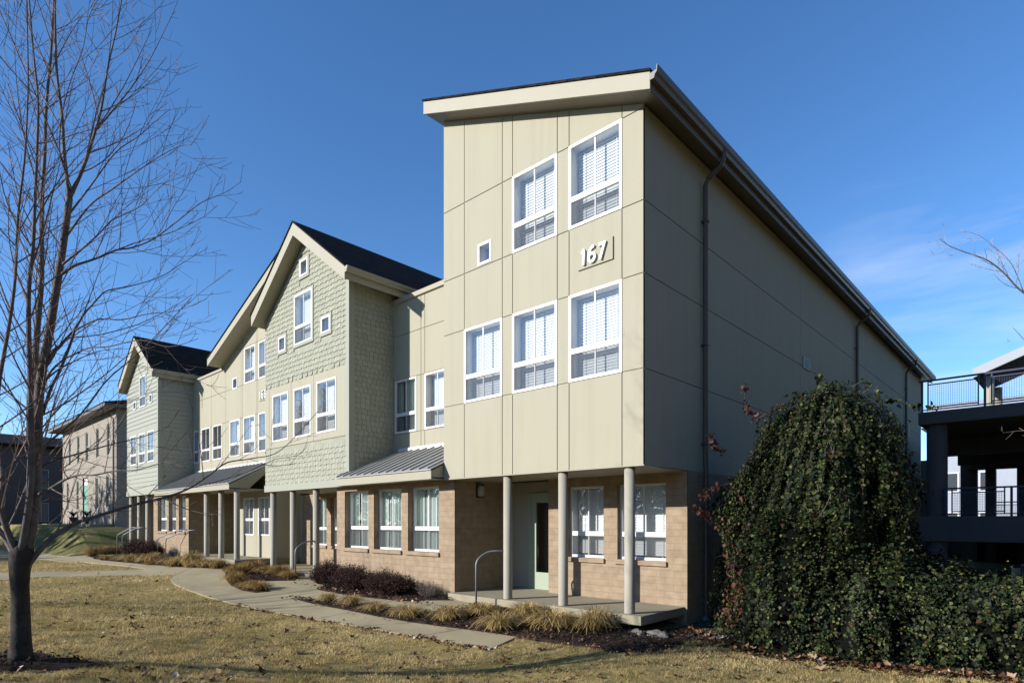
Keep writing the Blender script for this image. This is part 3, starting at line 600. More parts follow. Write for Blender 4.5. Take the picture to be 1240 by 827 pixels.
def gable_roof(xm, half, ez, y0, y1, slope, fh=.30, gut=True, label=''):
    zp = ez + slope * half; r = MB(); th = .05
    for sg in (-1, 1):
        o_ = xm + sg * (half + .03); zo = ez - slope * .03
        r.prism([(xm, zp), (o_, zo), (o_, zo + th), (xm, zp + th)] if sg < 0 else [(xm, zp), (xm, zp + th), (o_, zo + th), (o_, zo)], y0 - .03, y1)
    ro = r.build('roof', M['roof'], B); ro['label'] = label
    f = MB(); dv = .37
    for sg in (-1, 1):
        o_ = xm + sg * half
        f.prism([(xm, zp - dv - .02), (o_, ez - dv), (o_, ez - .003), (xm, zp - .003)], y0, y0 + .045)
    f.build('fascia', M['trim'], ro)
    sf = MB()
    for sg in (-1, 1):
        o_ = xm + sg * (half - .004)
        sf.prism([(xm, zp - dv + .0), (o_, ez - dv + .02), (o_, ez - .006), (xm, zp - .006)], y0 + .047, y1 - .05)
    sf.build('soffit', M['trim'], ro)
    if gut:
        g = MB(); x = xm + half; g.prism([(x + .003, ez - .17), (x + .085, ez - .17), (x + .10, ez - .11), (x + .13, ez - .08), (x + .135, ez - .01), (x + .003, ez - .01)], y0 + .0, y1); g.build('gutter', M['trim'], ro)
    return ro
gable_roof(GM, 2.92, 8.93, -GE, 12, GS, label='steep black shingled gable roof over the green front')
# porch under the green gable
YG = 1.95
gw = [(-15.02, -14.05, 1.09, 2.79), (-13.75, -12.7, 1.09, 2.79)]
grid_wall('brick_wall', M['brick'], [-15.82, -10.42], [-.3, 2.955], YG, gw, label='tan block wall behind the green gable porch')
for w in gw: window(*w, YG, .13, dress='curtain', wallmat='brick', sill='brick', rail=.36)
slab(-15.7, -10.5, .0, YG + .01, .17, .33)
for x in (-14.39, -13.0, -11.53): column(x, .15, .331, 2.955)
# --- second tan block ---------------------------------------------
DX0, DX1, YD = -24.16, -14.64, 1.0
d2 = [(-24.1, -23.5, 4.62, 6.12), (-23.19, -22.2, 4.62, 6.12), (-21.89, -20.9, 4.62, 6.12), (-20.08, -19.11, 4.62, 6.12), (-18.755, -17.7, 4.62, 6.12), (-17.4, -16.35, 4.62, 6.12)]
d3 = [(-18.66, -17.68, 7.43, 8.86), (-17.4, -16.42, 7.43, 8.86), (-19.81, -19.34, 7.38, 7.85)]
gxd = [DX0, -23.34, -22.05, -20.5, -19.0, -18.85, -17.6, -17.48, -16.2, DX1]
XV = -20.78
grid_wall('stucco_wall', M['stucco'], [t for t in gxd if t < XV] + [XV], [4.0, 4.62, 6.12, 7.43, 8.35], YD, d2[:3], gap=.016, label='tan stucco wall with three dark windows')
grid_wall('stucco_wall', M['stucco'], [XV] + [t for t in gxd if t > XV], [4.0, 4.62, 6.12, 7.43, 8.9, 11.4], YD, d2[3:] + d3, clips=[((XV, 0, 8.72), (-SL, 0, 1))], gap=.016, label='tan stucco block with rising roofline')
for k, w in enumerate(d2): window(*w, YD, dress='none' if k < 3 else 'blind', label='dark uncovered window' if k < 3 else None)
for k, w in enumerate(d3): window(*w, YD, hung=k < 2, dress='blind' if k < 2 else 'none')
cp = MB(); cp.box(DX0, XV - .01, YD - .05, YD + .25, 8.35, 8.46); cp.build('coping', M['trim'], B, bevel=.01)
s = MB(); s.box(DX0, XV, YD + .25, YB, 8.15, 8.25); s.build('flat_roof', M['roof'], B)
s = MB(); s.quad((XV, YD + .02, 4), (XV, YD + .02, 8.75), (XV, 9, 8.75), (XV, 9, 4)); s.quad((DX1 - .02, YD + .02, 3), (DX1 - .02, 9, 3), (DX1 - .02, 9, 11), (DX1 - .02, YD + .02, 11)); s.build('side_wall', M['stucco'], B)
ye = YD - .6
def dz(x): return 8.90 + SL * (x + 20.44)
r_ = MB(); xa, xb = -20.9, -14.3
r_.prism([(xa - .02, dz(xa) + .0), (xb, dz(xb) + .005), (xb, dz(xb) + .05), (xa - .02, dz(xa) + .045)], ye - .03, 12)
ro = r_.build('roof', M['roof'], B); ro['label'] = 'black mono-pitch roof rising to the right behind the green gable'
f = MB(); f.prism([(xa, dz(xa) - .28), (xb, dz(xb) - .28), (xb, dz(xb)), (xa, dz(xa))], ye, ye + .04); f.build('fascia', M['trim'], ro)
f = MB(); f.prism([(xa + .01, dz(xa) - .26), (xb, dz(xb) - .26), (xb, dz(xb) - .01), (xa + .01, dz(xa) - .01)], ye + .042, 11.9); f.build('soffit', M['trim'], ro)
sign(-17.3, -16.5, 6.56, 6.98, YD, '165', .3)
fl = MB(); fl.box(DX0 + .4, DX1, YD - .05, YD - .001, 4.06, 4.25); fl.build('flashing', M['white'], B, bevel=.005)
canopy(-24.25, -16.2, -.6, YD, 3.09, 3.28, 4.18)
dw = [(-18.52, -17.57, 1.42, 2.88), (-17.2, -16.25, 1.42, 2.88)]
grid_wall('stucco_wall', M['stucco'], [-18.95, -18.6, -17.4, -16.0], [.3, 4.0], .9, dw, gap=.015, label='cream porch wall with two windows')
for w in dw: window(*w, .9, rail=.42)
s = MB(); s.quad((-16.0, .9, -.1), (-16.0, 2, -.1), (-16.0, 2, 4.1), (-16.0, .9, 4.1)); s.build('stucco_wall', M['stucco'], B); s = MB(); s.quad((-18.95, 2.0, .3), (-18.95, .9, .3), (-18.95, .9, 4), (-18.95, 2.0, 4)); s.quad((-21.4, 2, .3), (-18.95, 2, .3), (-18.95, 2, 4), (-21.4, 2, 4)); s.build('stucco_wall', M['stucco'], B)
s = MB(); s.quad((-16, 1.95, .0), (-14.9, 1.95, 0), (-14.9, 1.951, 2.95), (-16, 1.951, 2.95)); s.build('stucco_wall', M['stucco'], B)
door(-20.3, -19.3, .61, 2.9, 1.95)
slab(-21.3, -15.95, -.5, 2.0, .42, .6)
s = MB(); s.box(-21.2, -16.1, -.4, 2, -.2, .415); s.build('porch_footing', M['gconcrete'], B)
for x in (-19.03, -17.63, -16.25): column(x, -.3, .601, 3.11)
YB2 = -.2
bw2 = [(-25.12, -23.9, 1.53, 3.05), (-23.65, -22.75, 1.53, 3.05), (-22.4, -21.6, 1.53, 3.05)]
grid_wall('brick_wall', M['brick'], [-25.7, -21.25], [-.1, 3.2], YB2, bw2, label='tan block bay with three tall windows')
for w in bw2: window(*w, YB2, .14, dress='curtain', wallmat='brick', sill='brick', rail=.36)
s = MB(); s.quad((-21.25, YB2, -.1), (-21.25, 2, -.1), (-21.25, 2, 3.2), (-21.25, YB2, 3.2)); s.build('brick_wall', M['brick'], B); s = MB(); s.quad((-25.7, 2.0, -.1), (-25.7, YB2, -.1), (-25.7, YB2, 3.2), (-25.7, 2.0, 3.2)); s.build('brick_wall', M['brick'], B)
# --- second green gable, lap siding ------------------------------------
HL, HR, YH = -28.87, -24.16, -.45; HM = (HL + HR) / 2; HZ = 8.36 + GS * 2.355
h3 = [(-26.81, -25.87, 7.33, 8.78), (-27.79, -27.34, 7.34, 7.74), (-25.38, -25.0, 7.36, 7.76)]
h2 = [(-28.27, -27.33, 4.68, 6.1), (-26.93, -25.99, 4.68, 6.1), (-25.66, -24.72, 4.68, 6.1)]
def lap(a0, a1, z0, z1, y, holes=(), clips=None, side=False, xw=0, row=.2):
    mb = MB(); mp_ = (lambda a, z, d: (xw - d, a, z)) if side else (lambda a, z, d: (a, y + d, z)); z = z0
    while z < z1:
        zt = min(z + row, z1); cs = sorted(set([z, zt] + [t for h in holes for t in h[2:] if z < t < zt]))
        for c0, c1 in zip(cs, cs[1:]):
            segs = [(a0, a1)]
            for h in holes:
                if c0 < h[3] - 1e-6 and c1 > h[2] + 1e-6: segs = [t for p, q in segs for t in ((p, min(q, h[0])), (max(p, h[1]), q)) if t[1] - t[0] > 1e-6]
            dd = lambda t: -.02 + .024 * (t - z) / row
            for p, q in segs:
                mb.quad(mp_(p, c0, dd(c0)), mp_(q, c0, dd(c0)), mp_(q, c1, dd(c1)), mp_(p, c1, dd(c1)))
                if c0 == z: mb.quad(mp_(q, z, -.02), mp_(p, z, -.02), mp_(p, z, .012), mp_(q, z, .012))
        z += row
    return mb.build('siding_wall', M['lap'], B, clips=clips)
band2 = (HL + .001, HR - .001, 4.45, 6.35)
lap(HL, HR, 3.4, 10.3, YH, h3 + [band2], [((HM, 0, HZ), (GS, 0, 1)), ((HM, 0, HZ), (-GS, 0, 1))])['label'] = 'sage lap siding gable front'
lap(YH + .1, YD, 3.4, 8.5, 0, side=True, xw=HR)
grid_wall('siding_panel', M['lap'], [band2[0], -27.13, -25.83, band2[1]], [band2[2], band2[3]], YH - .01, h2, gap=.01)
tb_ = MB(); tb_.box(HL - .02, HR + .02, YH - .035, YH + .3, 3.2, 3.4); tb_.box(HR - .1, HR + .024, YH - .034, YH + .1, 3.401, 8.3); tb_.build('corner_board', M['sagetrim'], B)
for k, w in enumerate(h3): window(*w, YH, rec=-.035, hung=k == 0, dress='blind' if k == 0 else 'none')
for w in h2: window(*w, YH - .01)
gable_roof(HM, 2.57, 8.66, YH - .33, 12, GS, label='steep black gable roof over the far green front')
s = MB(); s.box(HL, HR - .01, YH + .02, 1.5, 3.21, 3.23); s.quad((HR - .012, YH + .05, 3.2), (HR - .012, 9, 3.2), (HR - .012, 9, 8.4), (HR - .012, YH + .05, 8.4)); s.quad((HL, YH + .02, 0), (HL, YH + .02, 8.4), (HL, 9, 8.4), (HL, 9, 0)); s.build('side_wall', M['lap'], B)
s = MB(); s.quad((HL, 1.4, 0), (-25.7, 1.4, 0), (-25.7, 1.4, 3.22), (HL, 1.4, 3.22)); s.build('brick_wall', M['brick'], B)
slab(HL + .05, -25.72, -.55, 1.4, .5, .7)
for x in (-28.62, -27.35, -26.1): column(x, -.32, .701, 3.2)
s = MB(); s.box(HL + .02, X0, 9.0, YB, 0, 8.1); s.build('rear_block', M['stucco'], B)

# ------------------------------------------------------------------ hand rails
def rail(pts, label, r=.021, extra=()):
    o = empty('handrail', tuple(pts[0])); tag(o, label, 'handrail', 'bent pipe handrails at the porch steps')
    L = [Vector(p) - Vector(pts[0]) for p in pts]; q = []
    for i, p in enumerate(L):                      # round the bends
        if 0 < i < len(L) - 1:
            a = (L[i - 1] - p); b_ = (L[i + 1] - p); c = min(.14, a.length * .4, b_.length * .4); a.normalize(); b_.normalize()
            for t in np.linspace(0, 1, 6): q.append((p + a * c) * (1 - t) ** 2 + p * 2 * t * (1 - t) + (p + b_ * c) * t * t)
        else: q.append(p)
    m_ = MB(); m_.tube(q, r, 10); m_.build('rail', M['galv'], o, smooth=True)
    for p, z0 in extra:
        m_ = MB(); p = Vector(p) - Vector(pts[0]); m_.tube([p, p - Vector((0, 0, z0))], r * .95, 10); m_.build('post', M['galv'], o, smooth=True)
    m_ = MB(); m_.tube([(0, 0, -.02), (0, 0, .012)], r * 2.2, 12); m_.build('base_flange', M['galv'], o)
zz = Gz(-3.8, -.4)
rail([(-3.82, -.42, zz + .03), (-3.82, -.42, 1.12), (-3.74, -.14, 1.30), (-3.45, .1, 1.31)], 'bent grey pipe handrail in front of the porch under the number 167')
rail([(-11.5, -.55, .24), (-11.5, -.55, 1.14), (-11.5, -.25, 1.33), (-11.5, .06, 1.35)], 'bent grey pipe handrail beside the dark red shrubs by the green gable porch')
for k, (xx, lab) in enumerate(((-22.6, 'left one of two pipe handrails before the middle brick bay'), (-21.6, 'right one of two pipe handrails, touching the middle porch columns'))):
    g0 = Gz(xx, -1.0)
    rail([(xx, -.95, g0), (xx, -.95, 1.25), (xx + .9, -.52, 1.58), (xx + 1.6, -.35, 1.62)], lab)
for k, (xx, lab) in enumerate(((-28.4, 'leftmost pipe handrail at the far green porch'), (-27.5, 'second pipe handrail from the left at the far green porch'))):
    g0 = Gz(xx, -1.0)
    rail([(xx, -1.0, g0), (xx, -1.0, 1.3), (xx + .8, -.62, 1.66), (xx + 1.4, -.5, 1.68)], lab)

# ------------------------------------------------------------------ far brick building on the left
def onp(u, v, y): d = ray(u, v); k = (y - O3[1]) / d[1]; p = O3 + k * d; return float(p[0]), float(p[2])
FY = 2.0; FXR, FXL = onp(141, 640, FY)[0], onp(76, 640, FY)[0]; FE = 9.45
FB = empty('brick_building', (FXR - 6, FY, .2)); tag(FB, 'two storey mauve brick building with narrow windows on the grass bank', 'building')
def fbuild(mb, name, m, **k):
    o = mb.build(name, m, FB, **k); o.location = (-(FXR - 6), -FY, -.2); return o
fw_ = []
for u in (84.5, 94.8, 105, 118, 131): xc = onp(u, 525, FY)[0]; fw_.append((xc - .33, xc + .33, 6.55, 8.67))
for u in (82, 94, 117, 130): xc = onp(u, 525, FY)[0]; fw_.append((xc - .33, xc + .33, 2.92, 5.16))
xd = onp(103, 600, FY)[0]; dr = (xd - .7, xd + .7, 2.0, 5.28); YF1 = FY + 12
mb = MB(); cx = sorted(set([FXL, FXR] + [t for w in fw_ + [dr] for t in w[:2]])); cz = sorted(set([1.0, FE] + [t for w in fw_ + [dr] for t in w[2:]]))
for i in range(len(cx) - 1):
    for j in range(len(cz) - 1):
        am, cc = (cx[i] + cx[i + 1]) / 2, (cz[j] + cz[j + 1]) / 2
        if not any(w[0] < am < w[1] and w[2] < cc < w[3] for w in fw_ + [dr]): mb.quad((cx[i], FY, cz[j]), (cx[i + 1], FY, cz[j]), (cx[i + 1], FY, cz[j + 1]), (cx[i], FY, cz[j + 1]))
mb.quad((FXR, FY, 1), (FXR, YF1, 1), (FXR, YF1, FE), (FXR, FY, FE)); mb.quad((FXL, YF1, 1), (FXL, FY, 1), (FXL, FY, FE), (FXL, YF1, FE)); mb.quad((FXL, YF1, 1), (FXR, YF1, 1), (FXR, YF1, FE), (FXL, YF1, FE))
fbuild(mb, 'brick_wall', M['farbrick'])
mb = MB(); mb.box(FXL - .05, FXR + .05, FY - .06, YF1, -.8, 1.0); fbuild(mb, 'stone_base', M['stone'], bevel=.02)
mb = MB(); mb.box(FXR - 1.3, FXR - .8, FY - .075, FY - .0605, .45, .85); fbuild(mb, 'base_vent', M['interior'])
for w in fw_:
    mb = MB(); fr = .07; a, b_ = FY + .04, FY + .12
    mb.box(w[0], w[0] + fr, a, b_, w[2], w[3]); mb.box(w[1] - fr, w[1], a, b_, w[2], w[3]); mb.box(w[0] + fr, w[1] - fr, a, b_, w[3] - fr, w[3]); mb.box(w[0] + fr, w[1] - fr, a, b_, w[2], w[2] + fr); mb.box(w[0] + fr, w[1] - fr, a + .01, b_ - .01, (w[2] + w[3]) / 2 - .03, (w[2] + w[3]) / 2 + .03)
    o = fbuild(mb, 'window', M['lap']); mb = MB(); mb.quad((w[0], FY + .1, w[2]), (w[1], FY + .1, w[2]), (w[1], FY + .1, w[3]), (w[0], FY + .1, w[3])); mb.build('pane', M['farglass'], o)
mb = MB(); mb.box(dr[0], dr[1], FY + .08, FY + .15, dr[2], dr[3] - .6); mb.box(dr[0], dr[1], FY + .06, FY + .2, dr[3] - .6, dr[3] - .54); do = fbuild(mb, 'door', M['greendoor']); do['label'] = 'green entrance door'
mb = MB(); mb.quad((dr[0], FY + .1, dr[3] - .54), (dr[1], FY + .1, dr[3] - .54), (dr[1], FY + .1, dr[3]), (dr[0], FY + .1, dr[3])); mb.build('transom', M['farwhite'], do)
mb = MB(); mb.box(FXL - 1.2, FXR + .7, FY - .8, YF1 + .5, FE, FE + .07); mb.box(FXL - 1.2, FXR + .7, FY - .84, FY - .8, FE, FE + .27); mb.box(FXR + .7, FXR + .74, FY - .84, YF1 + .5, FE, FE + .27); fbuild(mb, 'eave', M['trimdark'])
mb = MB(); mb.prismx([(FY - .86, FE + .27), (FY + 6, FE + 1.75), (YF1 + .6, FE + .27), (YF1 + .6, FE + .2), (FY - .86, FE + .2)], FXL - 1.2, FXR + .74); fbuild(mb, 'roof', M['roof'])
mb = MB(); mb.tube([(FXR - .4, FY - .75, FE), (FXR - .4, FY - .7, FE - .2), (FXR - .4, FY - .09, FE - .6), (FXR - .4, FY - .085, .2)], .055, 8); fbuild(mb, 'downspout', M['trimdark'])
tx0, tx1 = onp(50, 640, .6)[0], onp(108, 640, .6)[0]
mb = MB(); mb.box(tx0, tx1, .6, 1.93, .3, 1.80); mb.box(tx0 - .4, tx0 + 3.4, .1, .599, .3, 1.64); o = mb.build('terrace', M['concrete'], bevel=.02); tag(o, 'low concrete terrace before the green door of the brick building', 'terrace')
for k, (u, lab) in enumerate(((89, 'left one of two brown urn planters on the far terrace'), (105, 'right one of two brown urn planters on the far terrace'))):
    xx = onp(u, 630, 1.0)[0]; o = empty('planter', (xx, 1.0, 1.80)); tag(o, lab, 'planter', 'urn planters on the far terrace')
    mb = MB(); mb.tube([(0, 0, 0), (0, 0, .06), (0, 0, .1), (0, 0, .2), (0, 0, .45), (0, 0, .5)], [.16, .16, .09, .18, .28, .3], 14); mb.build('urn', M['darkbrick'], o, smooth=True)
    mb = MB(); rn = random.Random(k)
    for q in range(90):
        w = rn.random() * 6.28; l_ = rn.uniform(.2, .45); mb.tube([(0, 0, .46), (math.cos(w) * l_ * .4, math.sin(w) * l_ * .4, .46 + l_ * .9), (math.cos(w) * l_ * .9, math.sin(w) * l_ * .9, .46 + l_ * 1.1)], [.012, .012, .005], 3, False)
    mb.build('dry_plant', M['barberry'], o)
# still farther: dark building facing the lawn
DB = empty('dark_building', (-80, 2, 1.6)); tag(DB, 'dark brick building in shade at the far left edge', 'building')
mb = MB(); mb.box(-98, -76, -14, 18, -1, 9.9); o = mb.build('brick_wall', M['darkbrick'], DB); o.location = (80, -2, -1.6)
mb = MB(); mb.prism([(-99, 9.9), (-75.3, 9.9), (-75.3, 10.15), (-87, 12.4), (-99, 10.15)], -14.7, 18.7); o = mb.build('roof', M['roof'], DB); o.location = (80, -2, -1.6)
for k in range(8):
    for z in (2.0, 5.6):
        yy = -12.6 + k * 3.9; mb = MB(); mb.box(-76.01, -75.96, yy - .06, yy, z, z + 2); mb.box(-76.01, -75.96, yy + 1.2, yy + 1.26, z, z + 2); mb.box(-76.01, -75.96, yy, yy + 1.2, z + 1.94, z + 2); mb.box(-76.01, -75.96, yy, yy + 1.2, z, z + .06); mb.box(-76.01, -75.97, yy + .56, yy + .62, z + .06, z + 1.94)
        o = mb.build('window', M['lap'], DB); o.location = (80, -2, -1.6); g = MB(); g.quad((-75.99, yy, z), (-75.99, yy + 1.2, z), (-75.99, yy + 1.2, z + 2), (-75.99, yy, z + 2)); g.build('pane', M['farglass'], o)

# ------------------------------------------------------------------ parking garage on the right
PG = empty('parking_garage', (1.5, 16.7, -.5)); tag(PG, 'dark grey concrete parking deck with navy mesh railing, right of the building', 'parking garage')
def gb(mb, name, m, par=None, **k):
    o = mb.build(name, m, par or PG, **k)
    if not par: o.location = (-1.5, -16.7, .5)
    return o
GXL, GXR, GY0, GY1 = 1.5, 26, 16.7, 33.0
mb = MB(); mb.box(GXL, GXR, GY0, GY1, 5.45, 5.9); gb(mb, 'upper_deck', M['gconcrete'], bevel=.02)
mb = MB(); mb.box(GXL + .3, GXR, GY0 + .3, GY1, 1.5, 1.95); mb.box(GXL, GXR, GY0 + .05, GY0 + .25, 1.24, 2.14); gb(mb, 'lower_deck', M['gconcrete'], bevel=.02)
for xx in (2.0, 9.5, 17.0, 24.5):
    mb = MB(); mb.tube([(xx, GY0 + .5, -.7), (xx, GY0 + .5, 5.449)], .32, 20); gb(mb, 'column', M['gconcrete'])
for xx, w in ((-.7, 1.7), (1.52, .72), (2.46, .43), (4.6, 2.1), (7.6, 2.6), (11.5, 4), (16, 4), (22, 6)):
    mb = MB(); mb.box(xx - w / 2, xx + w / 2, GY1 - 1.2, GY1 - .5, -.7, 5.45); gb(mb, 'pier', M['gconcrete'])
for yy in (22, 27.5, 31.3):
    mb = MB(); mb.box(GXL, GXR, yy, yy + .5, 4.75, 5.449); gb(mb, 'beam', M['gconcrete'])
mb = MB(); mb.quad((.1, GY1 - .3, -.9), (GXR, GY1 - .3, -.9), (GXR, GY1 - .3, 1.5), (.1, GY1 - .3, 1.5)); gb(mb, 'back_wall', M['gconcrete'])
def mesh_rail(y, z0, z1, x0, x1, full=True):
    rr = MB(); rr.box(x0, x1, y - .03, y + .03, z1 - .06, z1); ro = gb(rr, 'railing', M['navy'])
    x = x0 + .1
    while x < x1:
        p = MB(); p.box(x - .035, x + .035, y - .035, y + .035, z0, z1 - .06); p.build('rail_post', M['navy'], ro)
        a, b_ = x + .16, x + 1.64; fz0, fz1 = z0 + .14, z1 - .16
        p = MB(); p.box(a, a + .04, y - .02, y + .02, fz0, fz1); p.box(b_ - .04, b_, y - .02, y + .02, fz0, fz1); p.box(a + .04, b_ - .04, y - .02, y + .02, fz1 - .04, fz1); p.box(a + .04, b_ - .04, y - .02, y + .02, fz0, fz0 + .04)
        p.box(x + .035, x + 1.765, y - .015, y + .015, z0 + .06, z0 + .1)
        for xx in (a, b_ - .04): p.box(xx, xx + .04, y - .012, y + .012, z0 + .1, fz0); p.box(xx, xx + .04, y - .012, y + .012, fz1, z1 - .06)
        n_ = 22
        for k in range(1, n_): q = a + .04 + (b_ - a - .08) * k / n_; p.box(q - .004, q + .004, y - .004, y + .004, fz0 + .04, fz1 - .04)
        n_ = 11
        for k in range(1, n_): q = fz0 + .04 + (fz1 - fz0 - .08) * k / n_; p.box(a + .04, b_ - .04, y + .0045, y + .0115, q - .004, q + .004)
        p.build('mesh_panel', M['navy'], ro); x += 1.8
mesh_rail(GY0 + .12, 5.901, 7.06, GXL, 14)
mesh_rail(GY0 + .15, 2.141, 3.15, GXL + .7, 14)
mesh_rail(GY1 - .2, 5.901, 7.06, GXL, 14); mesh_rail(GY1 - .25, 1.951, 3.05, GXL + .7, 14)
# white-roofed stair shelter on the deck
SH = empty('stair_shelter', (6, 30, 5.9)); tag(SH, 'white edged sloping shelter roof on pale posts above the garage deck', 'shelter')
p0 = at(1178, 446.5, 33); p1 = at(1262, 409, 33); dx = p1 - p0
L0 = Vector((6, 30, 5.9)); n_ = Vector((.15, 5, 0)); t_ = Vector((0, 0, .5)); a, b_ = p0 - L0, p0 + dx * 1.9 - L0; nu = n_.normalized() * .12
mb = MB()
def slabq(mb, a, b_, n_, t_):
    for q in ((a - t_, b_ - t_, b_, a), (a, b_, b_ + n_, a + n_), (a - t_ + n_, b_ - t_ + n_, b_ - t_, a - t_), (a - t_, a, a + n_, a - t_ + n_), (a + n_, b_ + n_, b_ + n_ - t_, a + n_ - t_), (b_, b_ - t_, b_ - t_ + n_, b_ + n_)): mb.quad(*q)
slabq(mb, a, b_, nu, t_); mb.build('fascia', M['farwhite'], SH)
mb = MB(); slabq(mb, a + nu * 1.02 - t_ * .02, b_ + nu * 1.02 - t_ * .02, n_, t_ * .9); mb.build('roof', M['roof'], SH)
for q in (at(1198, 470, 33.6), at(1270, 470, 33.6), at(1198, 470, 33.6) + Vector((.1, 4, 0)), at(1270, 470, 33.6) + Vector((.1, 4, 0))):
    mb = MB(); q = q - Vector((6, 30, 5.9)); mb.tube([(q.x, q.y, 0), (q.x, q.y, 4.2 + 0 * q.x)], .24, 14); mb.build('post', M['column'], SH)
# buildings behind the garage
for nm, x0, x1, y0, y1, z1, m_, lab in (('white_building', 1.0, 14.0, 56, 66, 8.5, 'farwhite', 'white sided house seen through the garage openings'), ('grey_building', -2.5, 3.6, 47, 54, 9.2, 'fargrey', 'blue grey house beyond the garage railing')):
    o = empty(nm, ((x0 + x1) / 2, y0, -1)); tag(o, lab, 'building'); L = Vector((-(x0 + x1) / 2, -y0, 1))
    mb = MB(); mb.box(x0, x1, y0, y1, -1.5, z1); c = mb.build('wall', M[m_], o); c.location = L
    mb = MB(); mb.prismx([(y0 - .5, z1), ((y0 + y1) / 2, z1 + 2.4), (y1 + .5, z1)], x0 - .4, x1 + .4); c = mb.build('roof', M['fargrey'], o); c.location = L
    for xx in np.arange(x0 + 1.0, x1 - 1.2, 2.2):
        for z in (1.2, 4.2):
            mb = MB(); mb.box(xx, xx + 1.0, y0 - .05, y0 - .001, z, z + .08); mb.box(xx, xx + 1.0, y0 - .05, y0 - .001, z + 1.42, z + 1.5); mb.box(xx, xx + .08, y0 - .05, y0 - .001, z + .08, z + 1.42); mb.box(xx + .92, xx + 1.0, y0 - .05, y0 - .001, z + .08, z + 1.42); c = mb.build('window', M['white'], o); c.location = L
            g = MB(); g.quad((xx + .08, y0 - .02, z + .08), (xx + .92, y0 - .02, z + .08), (xx + .92, y0 - .02, z + 1.42), (xx + .08, y0 - .02, z + 1.42)); g.build('pane', M['farglass'], c)
# small grey utility sign at the right edge
o = empty('sign_post', tuple(at(1229, 715, 13.6))); tag(o, 'small grey metal sign on a thin post behind the ivy hedge', 'sign')
mb = MB(); mb.tube([(.12, 0, -1), (.12, 0, .62)], .02, 8); mb.build('post', M['navy'], o)
mb = MB(); mb.box(-.11, .1, -.03, -.022, .12, .52); c = mb.build('plate', M['galv'], o); c.rotation_euler = (0, 0, R(YAW))

# ------------------------------------------------------------------ trees
def catmull(pts, n=5):
    P = [pts[0]] + list(pts) + [pts[-1]]; out = []
    for i in range(1, len(P) - 2):
        for k in range(n):
            t = k / n; a, b_, c, d = P[i - 1], P[i], P[i + 1], P[i + 2]
            out.append(.5 * ((2 * b_) + (c - a) * t + (2 * a - 5 * b_ + 4 * c - d) * t * t + (3 * b_ - a - 3 * c + d) * t ** 3))
    out.append(P[-2]); return out
def grow(mb, pts, r0, r1, rn, depth, dens, lmax, rmin=.0028, up=.35, tubeit=True, start=.12, sides=None):
    """put side shoots along a limb, recursively"""
    L = sum((pts[i + 1] - pts[i]).length for i in range(len(pts) - 1)); n = len(pts)
    if tubeit: mb.tube(pts, [r0 + (r1 - r0) * (i / (n - 1)) for i in range(n)], sides or (6 if r0 > .012 else 4 if r0 > .006 else 3), False)
    if depth == 0: return
    k = int(L * dens * rn.uniform(.8, 1.2) + rn.random()); side = rn.random() * 6.28
    for j in range(k):
        t = start + (1 - start) * (j + rn.random()) / max(k, 1); x = t * (n - 1); i = min(int(x), n - 2); p = pts[i].lerp(pts[i + 1], x - i)
        tg = (pts[i + 1] - pts[i]).normalized(); side += 2.4 + rn.uniform(-.5, .5)
        a = tg.orthogonal().normalized(); b_ = tg.cross(a); sd = a * math.cos(side) + b_ * math.sin(side); an = R(rn.uniform(28, 58))
        d = (tg * math.cos(an) + sd * math.sin(an)).normalized()
        ll = min(lmax, L * .6) * (1.1 - .7 * t) * rn.choice((.3, .5, .8, 1.0, 1.2))
        if ll < .05: continue
        ns = min(8, max(3, int(ll / .13))); q = [p.copy()]; cur = p.copy(); dd = d.copy(); cv = Vector((rn.uniform(-.07, .07), rn.uniform(-.07, .07), up * rn.uniform(.25, .9) * .45))
        for s_ in range(ns):
            dd = (dd + cv + Vector((rn.uniform(-.05, .05), rn.uniform(-.05, .05), rn.uniform(-.04, .04)))).normalized(); cur = cur + dd * (ll / ns); q.append(cur.copy())
        rr = r0 + (r1 - r0) * t; rc = max(rmin, min(rr * .5, .003 + ll * .0055))
        grow(mb, q, rc, max(rmin * .7, rc * .35), rn, depth - 1, dens * 1.25, lmax * .36, rmin, up, True, .18)
def tree_obj(name, base, label, limbs, trunk, seed, depth=3, dens=3.2, lmax=1.5, rmin=.0028, barkm='bark', twigm='twig', group=None):
    o = empty(name, base); tag(o, label, 'tree', group); b0 = Vector(base); rn = random.Random(seed)
    tm = MB()
    for pts, rad in trunk: tm.tube([p - b0 for p in pts], rad, 14, True)
    tm.build('trunk', M[barkm], o, smooth=True)
    lm = MB(); tw = MB()
    for pts, r0, r1, dn, mult in limbs:
        q = [p - b0 for p in catmull(pts, 5)]; lm.tube(q, [r0 + (r1 - r0) * (i / (len(q) - 1)) ** .6 for i in range(len(q))], 9 if r0 > .03 else 6, True)
        grow(tw, q, r0 * .8, r1, rn, depth, dens * dn, lmax * mult, rmin, tubeit=False)
    lm.build('limbs', M['limbbark' if barkm == 'bark' else barkm], o, smooth=True); t = tw.build('twigs', M[twigm], o)
    return o
TY = float((np.array(tb) - CAM) @ fv)                    # depth of the trunk
def LB(px, y0, y1, r0, r1, dn=1.0, mult=1.0):
    n = len(px); r0, r1 = r0 * .82, r1 * .82; return ([at(u, v, TY + y0 + (y1 - y0) * k / (n - 1)) for k, (u, v) in enumerate(px)], r0, r1, dn, mult)
